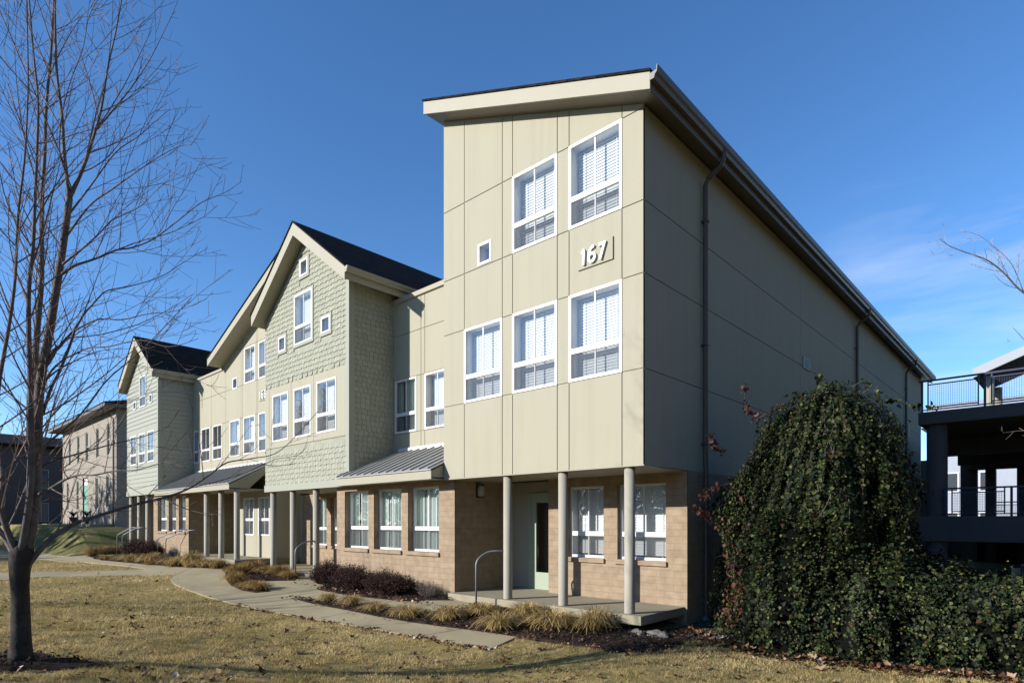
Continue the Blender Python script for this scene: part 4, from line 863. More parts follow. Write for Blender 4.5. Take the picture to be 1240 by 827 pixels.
limbs = [
    LB([(30, 672), (42, 610), (44, 550), (48, 470), (60, 400), (68, 350), (76, 300), (84, 240)], 0, .1, .085, .042),
    LB([(84, 240), (78, 190), (75, 140), (69, 90), (67, 40), (66, -30), (64, -120)], .1, -.2, .032, .008),
    LB([(84, 240), (100, 205), (112, 170), (123, 130), (131, 80), (142, 30), (152, -30)], .1, .5, .032, .006),
    LB([(118, 156), (140, 130), (160, 105), (180, 75), (198, 40), (208, 20)], .3, .9, .016, .003),
    LB([(34, 665), (37, 600), (40, 520), (41, 460), (45, 400), (50, 340), (50, 280), (51, 235), (54, 190), (56, 130), (62, 60), (66, -20), (68, -100)], .05, .3, .07, .010),
    LB([(26, 668), (36, 600), (38, 540), (37, 480), (35, 410), (35, 350), (40, 300), (42, 250), (45, 180), (46, 120), (40, 60), (34, -20)], -.05, -.5, .055, .008),
    LB([(20, 668), (8, 640), (-2, 600), (-6, 540), (-2, 470), (10, 400), (18, 340), (22, 260), (30, 190), (34, 100), (32, 0)], -.05, -.7, .05, .006),
    LB([(18, 672), (5, 650), (-15, 620), (-45, 560), (-80, 480), (-110, 380), (-130, 260)], .1, .4, .05, .008),
    LB([(30, 690), (50, 664), (68, 648), (90, 634), (120, 624), (163, 611), (200, 602), (229, 591), (255, 574), (275, 560), (305, 555), (340, 545), (385, 498)], 0, .9, .045, .004, .8, .8),
    LB([(230, 591), (280, 578), (318, 563), (334, 556), (360, 551), (372, 541)], .7, 1.2, .008, .003, .8, .6),
    LB([(44, 600), (60, 592), (80, 580), (97, 575), (114, 575), (140, 570), (165, 569), (200, 560), (225, 566)], 0, -.5, .026, .004),
    LB([(45, 575), (60, 560), (92, 550), (120, 542), (143, 536), (175, 528), (205, 516)], .05, .8, .022, .004),
    LB([(44, 560), (52, 545), (63, 532), (80, 518), (99, 500), (130, 460), (165, 430), (200, 395), (232, 360)], .0, .4, .024, .004),
    LB([(52, 470), (60, 452), (76, 436), (92, 428), (109, 421), (130, 420), (170, 412), (205, 420), (240, 410)], .1, -.6, .022, .003),
    LB([(53, 462), (70, 448), (87, 439), (106, 430), (126, 424), (160, 422)], .1, .6, .018, .003),
    LB([(58, 440), (64, 428), (72, 420), (82, 408), (91, 398), (102, 380), (111, 370), (120, 360), (130, 352), (160, 346), (195, 335), (222, 318), (252, 300)], .05, .5, .028, .003),
    LB([(52, 500), (62, 470), (72, 450), (84, 420), (91, 398)], .1, .1, .022, .016, .3),
    LB([(91, 400), (118, 387), (148, 387), (180, 380), (215, 376), (250, 362)], .1, -.4, .014, .003),
    LB([(75, 332), (90, 322), (105, 317), (122, 311), (141, 303), (160, 300), (185, 290), (211, 271), (240, 248), (254, 241), (275, 232), (292, 220)], .05, .6, .022, .003),
    LB([(144, 302), (170, 292), (200, 284), (222, 275), (246, 263), (262, 250)], .3, -.2, .010, .003),
    LB([(76, 320), (95, 305), (106, 296), (120, 283), (134, 268), (150, 260), (170, 250), (185, 235), (200, 222)], 0, -.5, .018, .003),
    LB([(78, 290), (98, 262), (113, 245), (135, 230), (160, 212), (185, 195), (215, 178), (232, 176)], .1, -.3, .018, .003),
    LB([(82, 262), (110, 225), (140, 185), (168, 165), (185, 150), (205, 133)], .1, .7, .016, .003),
    LB([(88, 232), (78, 205), (72, 180), (75, 140), (85, 100), (100, 60), (108, 20), (125, -10)], .1, -.6, .014, .003),
    LB([(48, 330), (30, 300), (10, 275), (-20, 250), (-60, 215)], 0, .4, .014, .003),
    LB([(40, 480), (20, 440), (5, 410), (-20, 380), (-55, 355)], .1, -.4, .016, .003),
    LB([(42, 420), (52, 400), (60, 375), (66, 320), (70, 260)], .1, .6, .012, .003),
    LB([(50, 250), (42, 215), (30, 170), (22, 120), (18, 60), (22, 0)], .2, .6, .016, .003),
    LB([(45, 620), (30, 600), (15, 590), (-10, 575), (-40, 560)], 0, -.6, .018, .003),
    LB([(42, 585), (55, 600), (70, 606), (92, 605), (120, 596), (150, 592)], .1, 1.0, .014, .003),
]
tbz = Gz(*tb); T0 = Vector((tb[0], tb[1], tbz - .05))
tk = [at(26, 806, TY), at(25, 790, TY), at(25.5, 770, TY), at(25, 740, TY), at(24, 710, TY), at(24, 690, TY), at(26, 672, TY), at(30, 655, TY)]
tree_obj('bare_tree', tuple(T0), 'large leafless tree with grey forked trunk in a mulch ring, left foreground', limbs, [(tk, [.145, .114, .096, .090, .088, .100, .120, .08])], 3, 2, 6.0, 1.35, rmin=.0026)
# flared roots
# tree at the right edge, mostly outside the picture
RY = 12.5
def LR(px, y0, y1, r0, r1, dn=1., mult=1.):
    n = len(px); return ([at(u, v, RY + y0 + (y1 - y0) * k / (n - 1)) for k, (u, v) in enumerate(px)], r0, r1, dn, mult)
rb = at(1390, 790, RY); rb.z = Gz(rb.x, rb.y)
rl = [LR([(1388, 480), (1340, 420), (1290, 385), (1240, 355), (1215, 330), (1195, 315), (1170, 306), (1150, 298), (1137, 289)], 0, -.2, .034, .004, .9, .8),
      LR([(1240, 355), (1225, 320), (1205, 300), (1185, 285), (1165, 280)], 0, .4, .012, .003, 1, .5), LR([(1388, 520), (1330, 450), (1280, 430), (1250, 420), (1228, 398)], 0, .3, .03, .004, .9, .5),
      LR([(1388, 560), (1330, 550), (1280, 535), (1245, 522), (1215, 524)], .1, .3, .025, .004, .6, .4),
      LR([(1388, 470), (1400, 380), (1395, 280), (1410, 150), (1400, 0)], 0, .2, .07, .01), LR([(1392, 500), (1440, 420), (1500, 320), (1560, 200)], 0, .5, .06, .008), LR([(1390, 420), (1340, 330), (1300, 290), (1270, 270), (1242, 262)], 0, .2, .03, .004, .8, .5)]
tree_obj('bare_tree', tuple(rb), 'leafless tree reaching pale twigs into the sky at the right edge', rl, [([rb - Vector((0, 0, .1)), rb + Vector((0, 0, .5)), at(1390, 600, RY), at(1388, 470, RY)], [.2, .16, .14, .1])], 11, 2, 7.5, 1.0, .0032, 'bark', 'palebark')
# two trees standing behind the photographer: they shade the lawn and the bay
def loose_tree(x, y, h, seed, label):
    rn = random.Random(seed); b0 = Vector((x, y, Gz(x, y))); lb = []
    tr_ = [b0 - Vector((0, 0, .1)), b0 + Vector((0, 0, .4)), b0 + Vector((.05, .02, h * .22)), b0 + Vector((.1, 0, h * .4))]
    for k in range(9):
        a = k * 2.4 + rn.random(); z0 = h * (.2 + .025 * k); q = [b0 + Vector((0, 0, z0))]; d = Vector((math.cos(a) * .75, math.sin(a) * .75, .8)).normalized(); L_ = h * rn.uniform(.38, .6)
        for s_ in range(6): d = (d + Vector((rn.uniform(-.15, .15), rn.uniform(-.15, .15), .12))).normalized(); q.append(q[-1] + d * L_ / 6)
        lb.append((q, .06, .006, .8, 1.0))
    return tree_obj('bare_tree', tuple(b0), label, lb, [(tr_, [.2, .16, .13, .08])], seed, 2, 2.2, 1.6, .005)
loose_tree(-14.5, -14.0, 8.0, 21, 'leafless tree out of view to the left that shades the brick bay')
loose_tree(-7.0, -17.5, 8.5, 22, 'leafless tree behind the camera that shades the front lawn')

# ------------------------------------------------------------------ shrubs and clumps
def clump_mesh(name, seed, n, rad, h, m):
    rn = np.random.default_rng(seed); vs_ = []; segs = 6; lean = rn.normal(0, .12, 2)
    for k in range(n):
        a = rn.uniform(0, 2 * np.pi); q = rn.uniform(0, 1) ** .6; L = rad * (.35 + .95 * q) * rn.uniform(.8, 1.15); hh = h * (1.15 - .45 * q) * rn.uniform(.6, 1.15); w = rn.uniform(.003, .0062); b0 = rn.uniform(0, .09); ca, sa = math.cos(a), math.sin(a); tw = rn.uniform(-.5, .5); te = rn.uniform(.72, 1.0)
        bx, by = rn.normal(0, .05, 2)
        for s_ in range(segs + 1):
            t = s_ / segs * te; r = b0 + L * t ** 1.1; sq = t * (.60 + .34 * q); z = hh * 4 * sq * (1 - sq)
            z = max(z, .008); ww = w * (1 - .7 * s_ / segs) + .0008; aa = a + tw * t
            cx_, cy_ = bx + r * math.cos(aa) + lean[0] * z, by + r * math.sin(aa) + lean[1] * z; px_, py_ = -sa * ww, ca * ww
            vs_ += [(cx_ + px_, cy_ + py_, z), (cx_ - px_, cy_ - py_, z)]
    nper = 2 * (segs + 1); faces = [(2 * s_, 2 * s_ + 1, 2 * s_ + 3, 2 * s_ + 2) for s_ in range(segs)]
    o = np_mesh(name, vs_, (nper, faces), m); me = o.data; bpy.data.objects.remove(o); return me
clumps = [clump_mesh('grass_clump', 30 + k, 680, .40, .33, M['straw']) for k in range(3)] + [clump_mesh('grass_clump', 40 + k, 680, .40, .32, M['ochre']) for k in range(2)]
def put_clump(p, sc, kind, label, group, k):
    o = bpy.data.objects.new('grass_clump', clumps[kind]); COL.objects.link(o); o.location = (p[0], p[1], p[2] - .02)
    o.scale = (sc * random.uniform(.85, 1.25), sc * random.uniform(.85, 1.25), sc * random.uniform(.75, 1.15)); o.rotation_euler = (0, 0, random.uniform(0, 6.28)); tag(o, label, 'grass clump', group)
ordw = ['leftmost', 'second from the left', 'third from the left', 'fourth from the left', 'fifth from the left', 'sixth from the left', 'seventh from the left', 'eighth from the left', 'ninth from the left']
A_ = [(540, 755, .85), (584, 749, 1.0), (602, 765, 1.12), (637, 751, 1.05), (671, 766, 1.1), (722, 767, 1.08)]
for k, (u, v, s_) in enumerate(A_): put_clump(gpx(u, v - 4, .03), s_, k % 3, 'bushy straw grass clump in the porch bed, ' + ordw[k] + ' of six', 'straw grass clumps in front of the porch slab', k)
A_ = [(398, 731, .75), (426, 736, .75), (455, 742, .75), (497, 750, .85)]
for k, (u, v, s_) in enumerate(A_): put_clump(gpx(u, v - 3, .03), s_, k % 3, 'small straw clump in the strip between paths, ' + ordw[k] + ' of four', 'straw clumps between the two paths', k)
A_ = [(284, 698, .95), (296, 694, 1.0), (310, 693, 1.0), (324, 696, 1.0), (338, 699, 1.0), (350, 702, .8)]
for k, (u, v, s_) in enumerate(A_): put_clump(gpx(u, v - 2, .03), s_, 3 + k % 2, 'ochre grass clump in the back of the corner bed, ' + ordw[k] + ' of six', 'ochre clumps in the corner bed', k)
A_ = [(286, 708, .95), (300, 714, .9), (314, 716, .75)]
for k, (u, v, s_) in enumerate(A_): put_clump(gpx(u, v - 2, .03), s_, 3 + k % 2, 'ochre grass clump at the corner bed path edge, ' + ordw[k] + ' of three', 'ochre clumps in the corner bed', k)
A_ = [(131, 678, .8), (144, 679.5, .85), (157, 681, 1.1), (184, 684, 1.35), (211, 686, 1.2), (231, 686.5, 1.35), (246, 687.5, 1.1), (262, 688, 1.2)]
for k, (u, v, s_) in enumerate(A_): put_clump(gpx(u, v - 1, .03), s_, k % 3, 'yellow green clump along the far porch bed, ' + ordw[k] + ' of eight', 'clumps along the far porch bed', k)
A_ = [(111, 674, 1.3), (124, 671.5, 1.3), (138, 670.5, 1.3)]
for k, (u, v, s_) in enumerate(A_): put_clump(gpx(u, v - 1, .03), s_, 3 + k % 2, 'brown clump below the mauve brick building, ' + ordw[k] + ' of three', 'brown clumps below the brick building', k)
def shrub(name, c, rx, ry, h, n, m, label, cat='shrub', seed=1, leaf=.022):
    o = empty(name, (c[0], c[1], Gz(c[0], c[1]) + .03)); tag(o, label, cat); rn = np.random.default_rng(seed)
    tw = MB(); lv = []
    for k in range(n):
        a = rn.uniform(0, 6.283); rr = math.sqrt(rn.uniform(0, 1)); bx, by = rx * .55 * rr * math.cos(a), ry * .55 * rr * math.sin(a)
        ex_, ey_ = rx * rr * math.cos(a), ry * rr * math.sin(a); zt = h * (1 - .55 * rr ** 3) * rn.uniform(.72, 1.08) + .06 * math.sin(ex_ * 4 + seed)
        p = [Vector((bx, by, 0)), Vector((bx * .5 + ex_ * .5, by * .5 + ey_ * .5, zt * .55)), Vector((ex_ + rn.uniform(-.05, .05), ey_ + rn.uniform(-.05, .05), zt))]
        tw.tube(p, [.006, .004, .002], 3, False)
        for q in range(16):
            t = rn.uniform(.25, 1); w = p[0].lerp(p[1], t / .5) if t < .5 else p[1].lerp(p[2], (t - .5) / .5)
            w = np.array(w) + rn.normal(0, .035, 3); d1 = rn.normal(0, 1, 3); d1 /= np.linalg.norm(d1); d2 = np.cross(d1, rn.normal(0, 1, 3)); d2 /= np.linalg.norm(d2); s_ = leaf * rn.uniform(.6, 1.3)
            lv += [w, w + d1 * s_ + d2 * s_ * .4, w + d1 * s_ * 2, w + d1 * s_ - d2 * s_ * .4]
    tw.build('twigs', m, o); np_mesh('leaves', lv, (4, [(0, 1, 2, 3)]), m, o)
    return o
def mid(u0, u1, v): a, b_ = gpx(u0, v), gpx(u1, v); return (a + b_) / 2
shrub('barberry_shrub', (-9.95, -.38), .72, .45, .64, 420, M['barberry'], 'dark red leafless shrub, smaller left one before the brick bay', seed=1)
shrub('barberry_shrub', (-8.55, -.42), .98, .5, .6, 560, M['barberry'], 'dark red leafless shrub, wide middle one before the brick bay', seed=2)
shrub('barberry_shrub', (-7.0, -.40), .98, .5, .55, 560, M['barberry'], 'dark red leafless shrub at the right end of the bay bed', seed=3)
shrub('grey_shrub', (-5.75, -.12), .5, .28, .42, 160, M['greyshrub'], 'small grey bare shrub at the corner of the brick bay', seed=4, leaf=.012)
shrub('barberry_shrub', (-25.3, -1.05), 1.1, .5, .85, 420, M['barberry'], 'dark red shrub before the far brick bay, left of two handrails', seed=5, leaf=.03)
shrub('barberry_shrub', (-23.4, -1.0), 1.0, .5, .8, 420, M['barberry'], 'dark red shrub before the far brick bay, beside the left handrail', seed=6, leaf=.03)

# ------------------------------------------------------------------ ivy
def leaves(P, Nn, size, rn, droop=.5):
    n = len(P); r1 = rn.normal(0, 1, (n, 3)); nn = Nn + rn.normal(0, .38, (n, 3)); nn[:, 2] += .15; nn /= np.linalg.norm(nn, axis=1)[:, None]
    down = np.tile(np.array([0, 0, -1.0]), (n, 1)) + rn.normal(0, .45, (n, 3)); d = down - nn * (down * nn).sum(1)[:, None]; d /= np.linalg.norm(d, axis=1)[:, None] + 1e-9
    s = np.cross(nn, d); L = size * np.clip(rn.lognormal(-.08, .38, n), .4, 2.0)[:, None]; w = L * .5
    b0 = P - d * L * .5; tip = P + d * L * .6 - nn * L * .12; l_ = P - d * L * .12 + s * w + nn * L * .10; r_ = P - d * L * .12 - s * w + nn * L * .10
    return np.stack([b0, l_, tip, r_], 1).reshape(-1, 3)
LEAF = (4, [(0, 1, 2), (0, 2, 3)])
def fbm(x, y, z): return mnoise.fractal(Vector((x, y, z)), 1.0, 2.0, 3)
IC = np.array([1.97, 2.58]); zk = [-.6, .3, 1.95, 2.75, 3.35, 3.98, 4.30, 4.50]; rk = [1.50, 1.50, 1.45, 1.33, 1.12, .79, .46, .05]
def ivy_ridge(th, z):
    w = .12 * mnoise.noise(Vector((z * 1.3, th * 3, 2)))
    return mnoise.noise(Vector((math.cos(th + w) * 11, math.sin(th + w) * 11, z * .33))) + .6 * mnoise.noise(Vector((math.cos(th + w) * 22, math.sin(th + w) * 22, z * .55)))
def ivy_r(th, z, ridge=True):
    r = np.interp(z, zk, rk); dr = mnoise.noise(Vector((math.cos(th) * 2.2 + 7, math.sin(th) * 2.2, z * 1.1))) * .30 + mnoise.noise(Vector((math.cos(th) * 5 + 3, math.sin(th) * 5, z * 1.9))) * .16
    r = r * (1 + dr * .72) + (.25 if z < .5 else 0) * max(0, .5 - z)
    if ridge: r += .15 * ivy_ridge(th, z)
    return max(.03, r)
def ivy_c(z): return IC + rv * .38 * max(0, (z - 1.8) / 2.6) ** 1.1
IV = empty('ivy_mound', (IC[0], IC[1], -.35)); tag(IV, 'tall mound of dark green ivy against the shaded side wall', 'ivy')
off = np.array([IC[0], IC[1], -.35])
nz_, nt_ = 44, 64; gv = []
for i in range(nz_ + 1):
    z = -.6 + 5.06 * i / nz_; c = ivy_c(z)
    for j in range(nt_):
        th = 2 * math.pi * j / nt_; r = max(.02, ivy_r(th, z, False) - .17); x = max(c[0] + r * math.cos(th), .06); gv.append((x - off[0], c[1] + r * math.sin(th) - off[1], z - off[2] - .06))
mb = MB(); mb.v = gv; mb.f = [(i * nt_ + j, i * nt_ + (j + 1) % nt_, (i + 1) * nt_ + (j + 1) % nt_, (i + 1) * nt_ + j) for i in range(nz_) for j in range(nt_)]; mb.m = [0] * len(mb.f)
mb.build('shade_core', M['core'], IV, smooth=True)  # dark shell standing in for the shaded inside of the mound
Pl, Nl = [], []
nst = 150; sth = [(k + rng.uniform(-.35, .35)) * 2 * math.pi / nst for k in range(nst)]; so_ = rng.normal(.03, .075, nst); szt = np.clip(rng.normal(4.0, .75, nst), 1.2, 4.5); szb = np.clip(rng.normal(-.1, .6, nst), -.45, 2.0)
while len(Pl) < 96000:
    if rng.random() < .80:
        k = int(rng.integers(nst)); z = rng.uniform(szb[k], szt[k]); th = sth[k] + .07 * mnoise.noise(Vector((k * 3.7, z * 1.4, 0))) + rng.normal(0, .013); dr_ = so_[k] + rng.normal(0, .03)
    else:
        z = rng.uniform(-.45, 4.5); th = rng.uniform(0, 2 * np.pi); dr_ = -abs(rng.normal(0, .10)) - .03 if rng.random() < .85 else abs(rng.normal(0, .1))
    if rng.random() > (np.interp(z, zk, rk) + .22) / 1.9: continue
    c = ivy_c(z); r = ivy_r(th, z) + dr_; x = c[0] + r * math.cos(th)
    if x < .03: continue
    Pl.append((x, c[1] + r * math.sin(th), z)); Nl.append((math.cos(th), math.sin(th), .25 if z < 3.7 else .9))
Pl = np.array(Pl) - off; Nl = np.array(Nl)
np_mesh('leaves', leaves(Pl, Nl, .039, rng), LEAF, M['ivy'], IV)
# trailing runners and shoots
st = MB(); RL, RN_, IL, IN_ = [], [], [], []
rn = random.Random(9)
for k in range(30):
    th = rn.uniform(-2.9, .4); z = rn.uniform(1.2, 4.2); c = ivy_c(z); p = Vector((c[0] + ivy_r(th, z) * math.cos(th) * .98, c[1] + ivy_r(th, z) * math.sin(th) * .98, z)); q = [p.copy()]; d = Vector((math.cos(th) * .25, math.sin(th) * .25, -1))
    for s_ in range(rn.randint(5, 11)):
        d = (d + Vector((rn.uniform(-.25, .25), rn.uniform(-.25, .25), rn.uniform(-.2, .1)))).normalized(); p = p + d * .13; rr = np.array([p.x, p.y]) - ivy_c(p.z); ln = np.linalg.norm(rr); tgt = ivy_r(math.atan2(rr[1], rr[0]), p.z) + .07; rr = rr / ln * tgt + ivy_c(p.z); p = Vector((rr[0], rr[1], p.z)); q.append(p.copy())
        for h in range(5): IL.append(np.array(p) + np.array([rn.gauss(0, .04), rn.gauss(0, .04), rn.gauss(0, .05)])); IN_.append((math.cos(th), math.sin(th), .3))
    st.tube([x - Vector(off) for x in q], .0035, 4, False)
def shoot(px, Y0, Y1, red, n=9, r=.006):
    Y0, Y1 = Y0 * .875, Y1 * .875; pts = catmull([at(u, v, Y0 + (Y1 - Y0) * k / (len(px) - 1)) for k, (u, v) in enumerate(px)], 5); st.tube([p - Vector(off) for p in pts], [r * (1 - .7 * i / len(pts)) for i in range(len(pts))], 4, False)
    for i, p in enumerate(pts):
        if i < len(pts) * .25: continue
        for h in range(n if i > 3 else 2): (RL if red else IL).append(np.array(p) + np.array([rn.gauss(0, .028), rn.gauss(0, .028), rn.gauss(0, .035)])); (RN_ if red else IN_).append((rn.gauss(0, 1), rn.gauss(-.5, 1), rn.gauss(0, 1)))
shoot([(925, 520), (912, 505), (903, 492), (901, 470)], 12.6, 12.2, True, 4); shoot([(888, 555), (872, 545), (864, 540), (861, 527)], 12.2, 11.9, True, 4); shoot([(884, 585), (868, 590), (856, 600), (848, 602)], 12.0, 11.7, True, 5); shoot([(880, 625), (862, 628), (848, 622), (843, 617)], 11.9, 11.5, True, 4)
shoot([(915, 510), (930, 500), (950, 492)], 12.6, 12.6, True, 3); shoot([(1040, 480), (1056, 470), (1068, 485), (1085, 484), (1110, 494), (1135, 492)], 12.8, 12.8, False, 4); shoot([(1060, 522), (1075, 523), (1090, 522)], 12.8, 12.9, False, 3); shoot([(1000, 480), (992, 464), (991, 458)], 12.8, 12.8, False, 4); shoot([(955, 495), (962, 480), (966, 476)], 12.6, 12.6, False, 2); shoot([(1075, 612), (1090, 618), (1108, 620)], 12.4, 12.6, False, 4); shoot([(1030, 470), (1050, 462), (1078, 488)], 12.7, 12.9, False, 4)
for k in range(420):
    th = rn.uniform(-2.6, -1.9); z = abs(rn.gauss(0, 1.1)) + .1
    if z > 2.6: continue
    c = ivy_c(z); r = ivy_r(th, z) + rn.uniform(-.03, .16); RL.append((c[0] + r * math.cos(th), c[1] + r * math.sin(th), z)); RN_.append((math.cos(th), math.sin(th), .3))
st.build('stems', M['twig'], IV)
np_mesh('trailing_leaves', leaves(np.array(IL) - off, np.array(IN_, float), .06, rng), LEAF, M['ivy'], IV)
ro = np_mesh('red_leaves', leaves(np.array(RL) - off, np.array(RN_, float), .06, rng), LEAF, M['ivyred'], IV)
# the low ivy hedge
IH = empty('ivy_hedge', (5, 3.4, -.35)); tag(IH, 'low sprawling ivy hedge running right from the tall mound', 'ivy'); off2 = np.array([5, 3.4, -.35])
def hedge_top(x): return np.interp(x, [1.6, 2.6, 3.3, 4.3, 6.0, 8.0, 12], [2.2, 2.0, 1.5, 1.06, .90, .82, .8])
def hedge_front(x): return np.interp(x, [1.0, 2.0, 3.4, 4.6, 7, 12], [.75, .62, 1.15, 1.7, 2.5, 3.2])
def hedge_pt(x, t):       # t 0 front foot .. 1 back foot along the section
    a = math.pi * t; zt = hedge_top(x); yf = hedge_front(x); b = mnoise.noise(Vector((x * 1.1, t * 2.5, 0))) * .30 + mnoise.noise(Vector((x * 3.2, t * 6, 5))) * .17
    sx = 1 + b; w = 1.15; y = yf + w - math.copysign(abs(math.cos(a)) ** .75, math.cos(a)) * w * sx; z = -.4 + (zt + .4) * (math.sin(a) ** .6) * sx
    return np.array([x, y, z])
nx_, nt_ = 60, 16; mb = MB()
for i in range(nx_ + 1):
    x = 1.4 + 10.6 * i / nx_
    for j in range(nt_ + 1):
        p = hedge_pt(x, j / nt_); ctr = np.array([x, hedge_front(x) + 1.15, .2]); p = ctr + (p - ctr) * .9; mb.v.append(tuple(p - off2))
mb.f = [(i * (nt_ + 1) + j, (i + 1) * (nt_ + 1) + j, (i + 1) * (nt_ + 1) + j + 1, i * (nt_ + 1) + j + 1) for i in range(nx_) for j in range(nt_)]; mb.m = [0] * len(mb.f); mb.build('shade_core', M['core'], IH, smooth=True)  # dark inner sheet in place of shade behind the hedge leaves
Pl, Nl = [], []
while len(Pl) < 84000:
    x = rng.uniform(1.4, 11); t = rng.beta(1.1, 1.6); p = hedge_pt(x, t)
    if mnoise.noise(Vector((x * 2.6, t * 5, 9))) > .12 and rng.random() < .85: continue
    ctr = np.array([x, hedge_front(x) + 1.15, .1]); d = p - ctr; d /= np.linalg.norm(d) + 1e-6
    Pl.append(p + d * (-abs(rng.normal(0, .07)) if rng.random() < .75 else abs(rng.normal(0, .13)))); Nl.append(d)
np_mesh('leaves', leaves(np.array(Pl) - off2, np.array(Nl), .042, rng), LEAF, M['ivy'], IH)

# rock at the slab corner
def rock(p, s_, label, seed):
    bm = bmesh.new(); bmesh.ops.create_icosphere(bm, subdivisions=3, radius=1)
    for v in bm.verts:
        d = v.co.normalized(); k = 1 + .25 * mnoise.noise(d * 1.6 + Vector((seed, 0, 0))) + .12 * mnoise.noise(d * 4 + Vector((0, seed, 0))); v.co = Vector((d.x * s_[0] * k, d.y * s_[1] * k, max(d.z, -.5) * s_[2] * k))
    me = bpy.data.meshes.new('rock'); bm.to_mesh(me); bm.free(); me.materials.append(M['rock']); o = bpy.data.objects.new('rock', me); COL.objects.link(o); o.location = p; tag(o, label, 'rock', 'rocks at the slab corner'); return o
rock((.18, .12, Gz(.2, .1) + .04), (.22, .14, .10), 'larger pale rock beside the front corner of the porch slab', 1); rock((-.12, -.04, Gz(-.1, 0) + .05), (.12, .09, .07), 'smaller pale rock tucked under the porch slab corner', 4)

# ------------------------------------------------------------------ grass blades and fallen leaves
polys = [P_path, P_bed1, P_bed2, P_bed3, P_bed4, P_ring, P_grav]
def on_lawn(x, y):
    ok = np.ones(x.shape, bool); jx, jy = rng.normal(0, .035, (2,) + x.shape)
    for p in polys: ok &= ~inpoly(x + jx, y + jy, p)
    ok &= ~((y > -.3) & (x < .1) & (x > -30)); ok &= ~((y > np.interp(x, [1, 2.0, 3.4, 4.6, 7, 12], [.85, .75, 1.3, 1.85, 2.7, 3.4])) & (x > .9)); return ok
def scatter(n, ymin, ymax, pw=1.0, margin=60):
    Yd = ymin * (ymax / ymin) ** (rng.random(n) ** pw); u = rng.uniform(-margin, 1240 + margin, n); Xc = (u - U0) / F * Yd
    x = CAM[0] + Xc * rv[0] + Yd * fv[0]; y = CAM[1] + Xc * rv[1] + Yd * fv[1]; return x, y, Yd
x, y, Yd = scatter(420000, 4.9, 34, 1.25); k = on_lawn(x, y); x, y, Yd = x[k], y[k], Yd[k]; n = len(x); z = G(x, y)
patch = np.sin(x * 1.7 + np.sin(y * 1.3)) * np.sin(y * 2.1 + x * .6) * .5 + .5
sc = np.clip(Yd / 9, .8, 2.2); tuft = np.array([mnoise.noise(Vector((a * 3.1, b * 3.1, 0))) + .6 * mnoise.noise(Vector((a * 7.7, b * 7.7, 4))) for a, b in zip(x.tolist(), y.tolist())]); hgt = rng.uniform(.018, .055, n) * (.75 + .5 * patch) * (1 + 1.7 * np.clip(tuft, -.42, 1)) * (.85 + .15 * sc); wd = rng.uniform(.0025, .0045, n) * sc; an = rng.uniform(0, 2 * np.pi, n); le = hgt * rng.uniform(.2, 1.6, n); la = rng.uniform(0, 2 * np.pi, n)
v0 = np.stack([x - np.cos(an) * wd, y - np.sin(an) * wd, z - .003], 1); v1 = np.stack([x + np.cos(an) * wd, y + np.sin(an) * wd, z - .003], 1); v2 = np.stack([x + np.cos(la) * le, y + np.sin(la) * le, z + hgt], 1)
go = np_mesh('grass', np.stack([v0, v1, v2], 1).reshape(-1, 3), (3, [(0, 1, 2)]), M['blade']); tag(go, 'short dormant tan and green lawn grass', 'grass', kind='stuff')
def leaf_litter(x, y, z, size):
    n = len(x); c = np.stack([x, y, z], 1); a = rng.uniform(0, 2 * np.pi, n); d = np.stack([np.cos(a), np.sin(a), rng.normal(0, .3, n)], 1); s_ = np.stack([-np.sin(a), np.cos(a), rng.normal(0, .3, n)], 1); L = (size * rng.uniform(.5, 1.3, n))[:, None]; up = np.array([0, 0, 1.0])
    P = [c - d * L * .6 + up * L * rng.uniform(.0, .4, n)[:, None], c - d * L * .15 + s_ * L * .55 + up * L * rng.uniform(.1, .6, n)[:, None], c + d * L * .15 + s_ * L * .3 + up * L * .15, c + d * L * .7 + up * L * rng.uniform(.0, .6, n)[:, None], c + d * L * .15 - s_ * L * .3 + up * L * .15, c - d * L * .15 - s_ * L * .55 + up * L * rng.uniform(.1, .6, n)[:, None], c]
    return np.stack(P, 1).reshape(-1, 3)
x, y, Yd = scatter(17000, 4.9, 30, 1.2); k = on_lawn(x, y) | (rng.random(len(x)) < .12); k &= ~((y > -.1) & (x < .1)); x, y = x[k], y[k]
cl = np.sin(x * .9 + 2) * np.sin(y * 1.4 + x * .5); k = rng.random(len(x)) < np.clip(.45 + .5 * cl, .12, 1); x, y = x[k], y[k]; z = G(x, y) + .012
# drifts along the ivy foot, bed edges and the tree
xi = rng.uniform(.3, 8, 1900); yi = np.interp(xi, [0, 1, 2.0, 3.4, 4.6, 7, 12], [1.2, .8, .65, 1.15, 1.7, 2.5, 3.2]) - np.abs(rng.normal(0, .2, 1900)) + .12; zi = G(xi, yi) + rng.uniform(.01, .07, 1900)
e1 = np.array([(P_bed1[i], P_bed1[(i + 1) % len(P_bed1)]) for i in range(len(P_bed1))]); kk = rng.integers(0, len(e1), 500); t = rng.random(500)[:, None]; pe = e1[kk, 0] * (1 - t) + e1[kk, 1] * t + rng.normal(0, .1, (500, 2)); pe = pe[pe[:, 1] < -.1]
e2 = np.array([(P_path[i], P_path[i + 1]) for i in range(9)]); kk = rng.integers(0, 6, 380); t = rng.random(380)[:, None]; p2 = e2[kk, 0] * (1 - t) + e2[kk, 1] * t + rng.normal(0, .06, (380, 2)) - np.array([.05, .07])
p3 = np.array([(-7.2, -.95)]) + rng.normal(0, 1, (260, 2)) * np.array([1.9, .12])
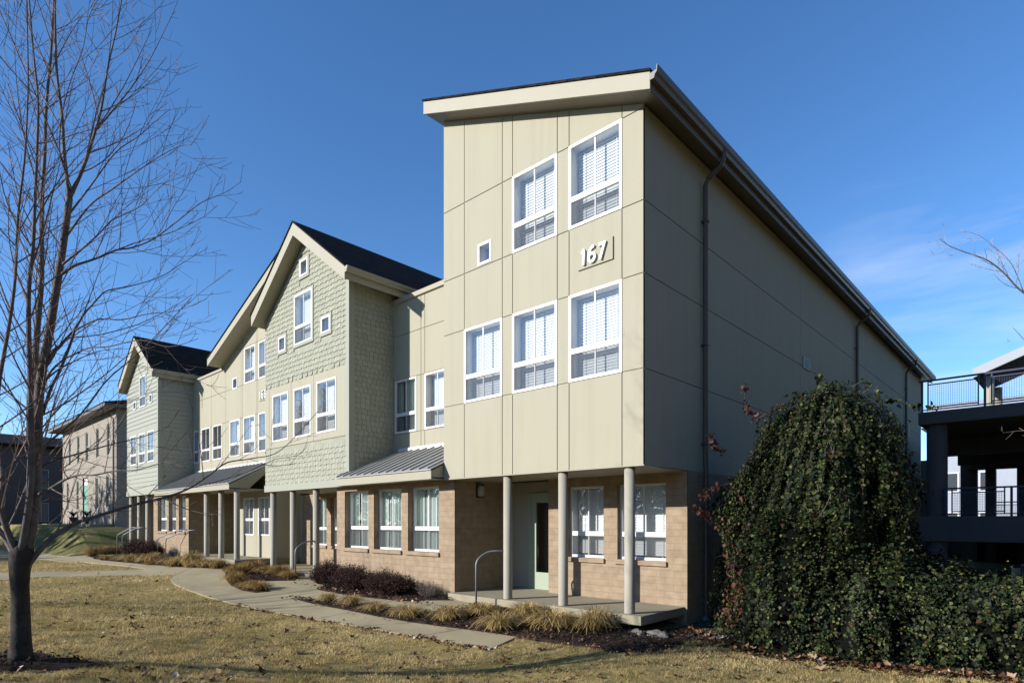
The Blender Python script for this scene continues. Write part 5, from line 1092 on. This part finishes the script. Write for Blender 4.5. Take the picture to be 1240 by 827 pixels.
X_ = np.concatenate([x, xi, pe[:, 0], p2[:, 0], p3[:, 0]]); Y_ = np.concatenate([y, yi, pe[:, 1], p2[:, 1], p3[:, 1]]); Z_ = np.concatenate([z, zi, G(pe[:, 0], pe[:, 1]) + .06, G(p2[:, 0], p2[:, 1]) + .02, G(p3[:, 0], p3[:, 1]) + .07])
cx_, cy_ = rng.uniform(-31, 1, 90000), rng.uniform(-4, 1, 90000); kb = np.zeros(90000, bool)
for p in (P_bed1, P_bed2, P_bed3, P_bed4, P_ring): kb |= inpoly(cx_, cy_, p)
cx2, cy2 = np.array(tb)[:, None] + rng.normal(0, .5, (2, 900)); k2 = inpoly(cx2, cy2, P_ring); cx_, cy_ = np.concatenate([cx_[kb], cx2[k2]]), np.concatenate([cy_[kb], cy2[k2]])
mc = np_mesh('bark_chips', leaf_litter(cx_, cy_, G(cx_, cy_) + rng.uniform(.05, .085, len(cx_)), rng.uniform(.015, .045, len(cx_))), (7, [(6, 0, 1), (6, 1, 2), (6, 2, 3), (6, 3, 4), (6, 4, 5), (6, 5, 0)]), M['chips']); tag(mc, 'dark bark mulch chips in the planting beds', 'mulch', kind='stuff')
gxp, gyp = rng.uniform(-.4, 1.1, 2600), rng.uniform(-.8, 2.6, 2600); k2 = inpoly(gxp, gyp, P_grav); gxp, gyp = gxp[k2], gyp[k2]
pb = np_mesh('gravel', leaf_litter(gxp, gyp, G(gxp, gyp) + .04, rng.uniform(.008, .022, len(gxp))), (7, [(6, 0, 1), (6, 1, 2), (6, 2, 3), (6, 3, 4), (6, 4, 5), (6, 5, 0)]), M['pebble']); tag(pb, 'pale gravel scattered at the foot of the side wall', 'gravel', kind='stuff')
lo2 = np_mesh('fallen_leaves', leaf_litter(X_, Y_, Z_, rng.choice([.025, .04, .06, .08], len(X_), p=[.3, .35, .25, .1]) * np.where((X_ > .3) & (Y_ > .2), 1.5, 1.0)), (7, [(6, 0, 1), (6, 1, 2), (6, 2, 3), (6, 3, 4), (6, 4, 5), (6, 5, 0)]), M['litter']); tag(lo2, 'dry brown fallen leaves scattered over lawn and beds', 'fallen leaves', kind='stuff')

# ------------------------------------------------------------------ unseen wood mirrored in the panes; widened and raised rightward to block low skylight
n = 90000; ang = rng.uniform(R(182), R(430), n); rad = np.interp(np.degrees(ang), [182, 295, 320, 430], [64, 62, 42, 40]) + rng.normal(0, 3.5, n); x = CAM[0] + rad * np.cos(ang); y = CAM[1] + rad * np.sin(ang); top = np.interp(np.degrees(ang), [182, 300, 330, 430], [11, 11, 20, 21]) + 3.5 * np.sin(ang * 17) + 2.5 * np.sin(ang * 41 + 1); z = top * rng.random(n) ** .6 - .5
c = np.stack([x, y, z], 1); d1 = rng.normal(0, .45, (n, 3)); d2 = rng.normal(0, .3, (n, 3)); d1[:, 2] += .4
wo = np_mesh('skylight_screen_wood', np.stack([c, c + d1, c + d2], 1).reshape(-1, 3), (3, [(0, 1, 2)]), M['twig']); tag(wo, 'unseen bare brown wood added for pane reflections and to block low skylight', 'wood', kind='stuff')
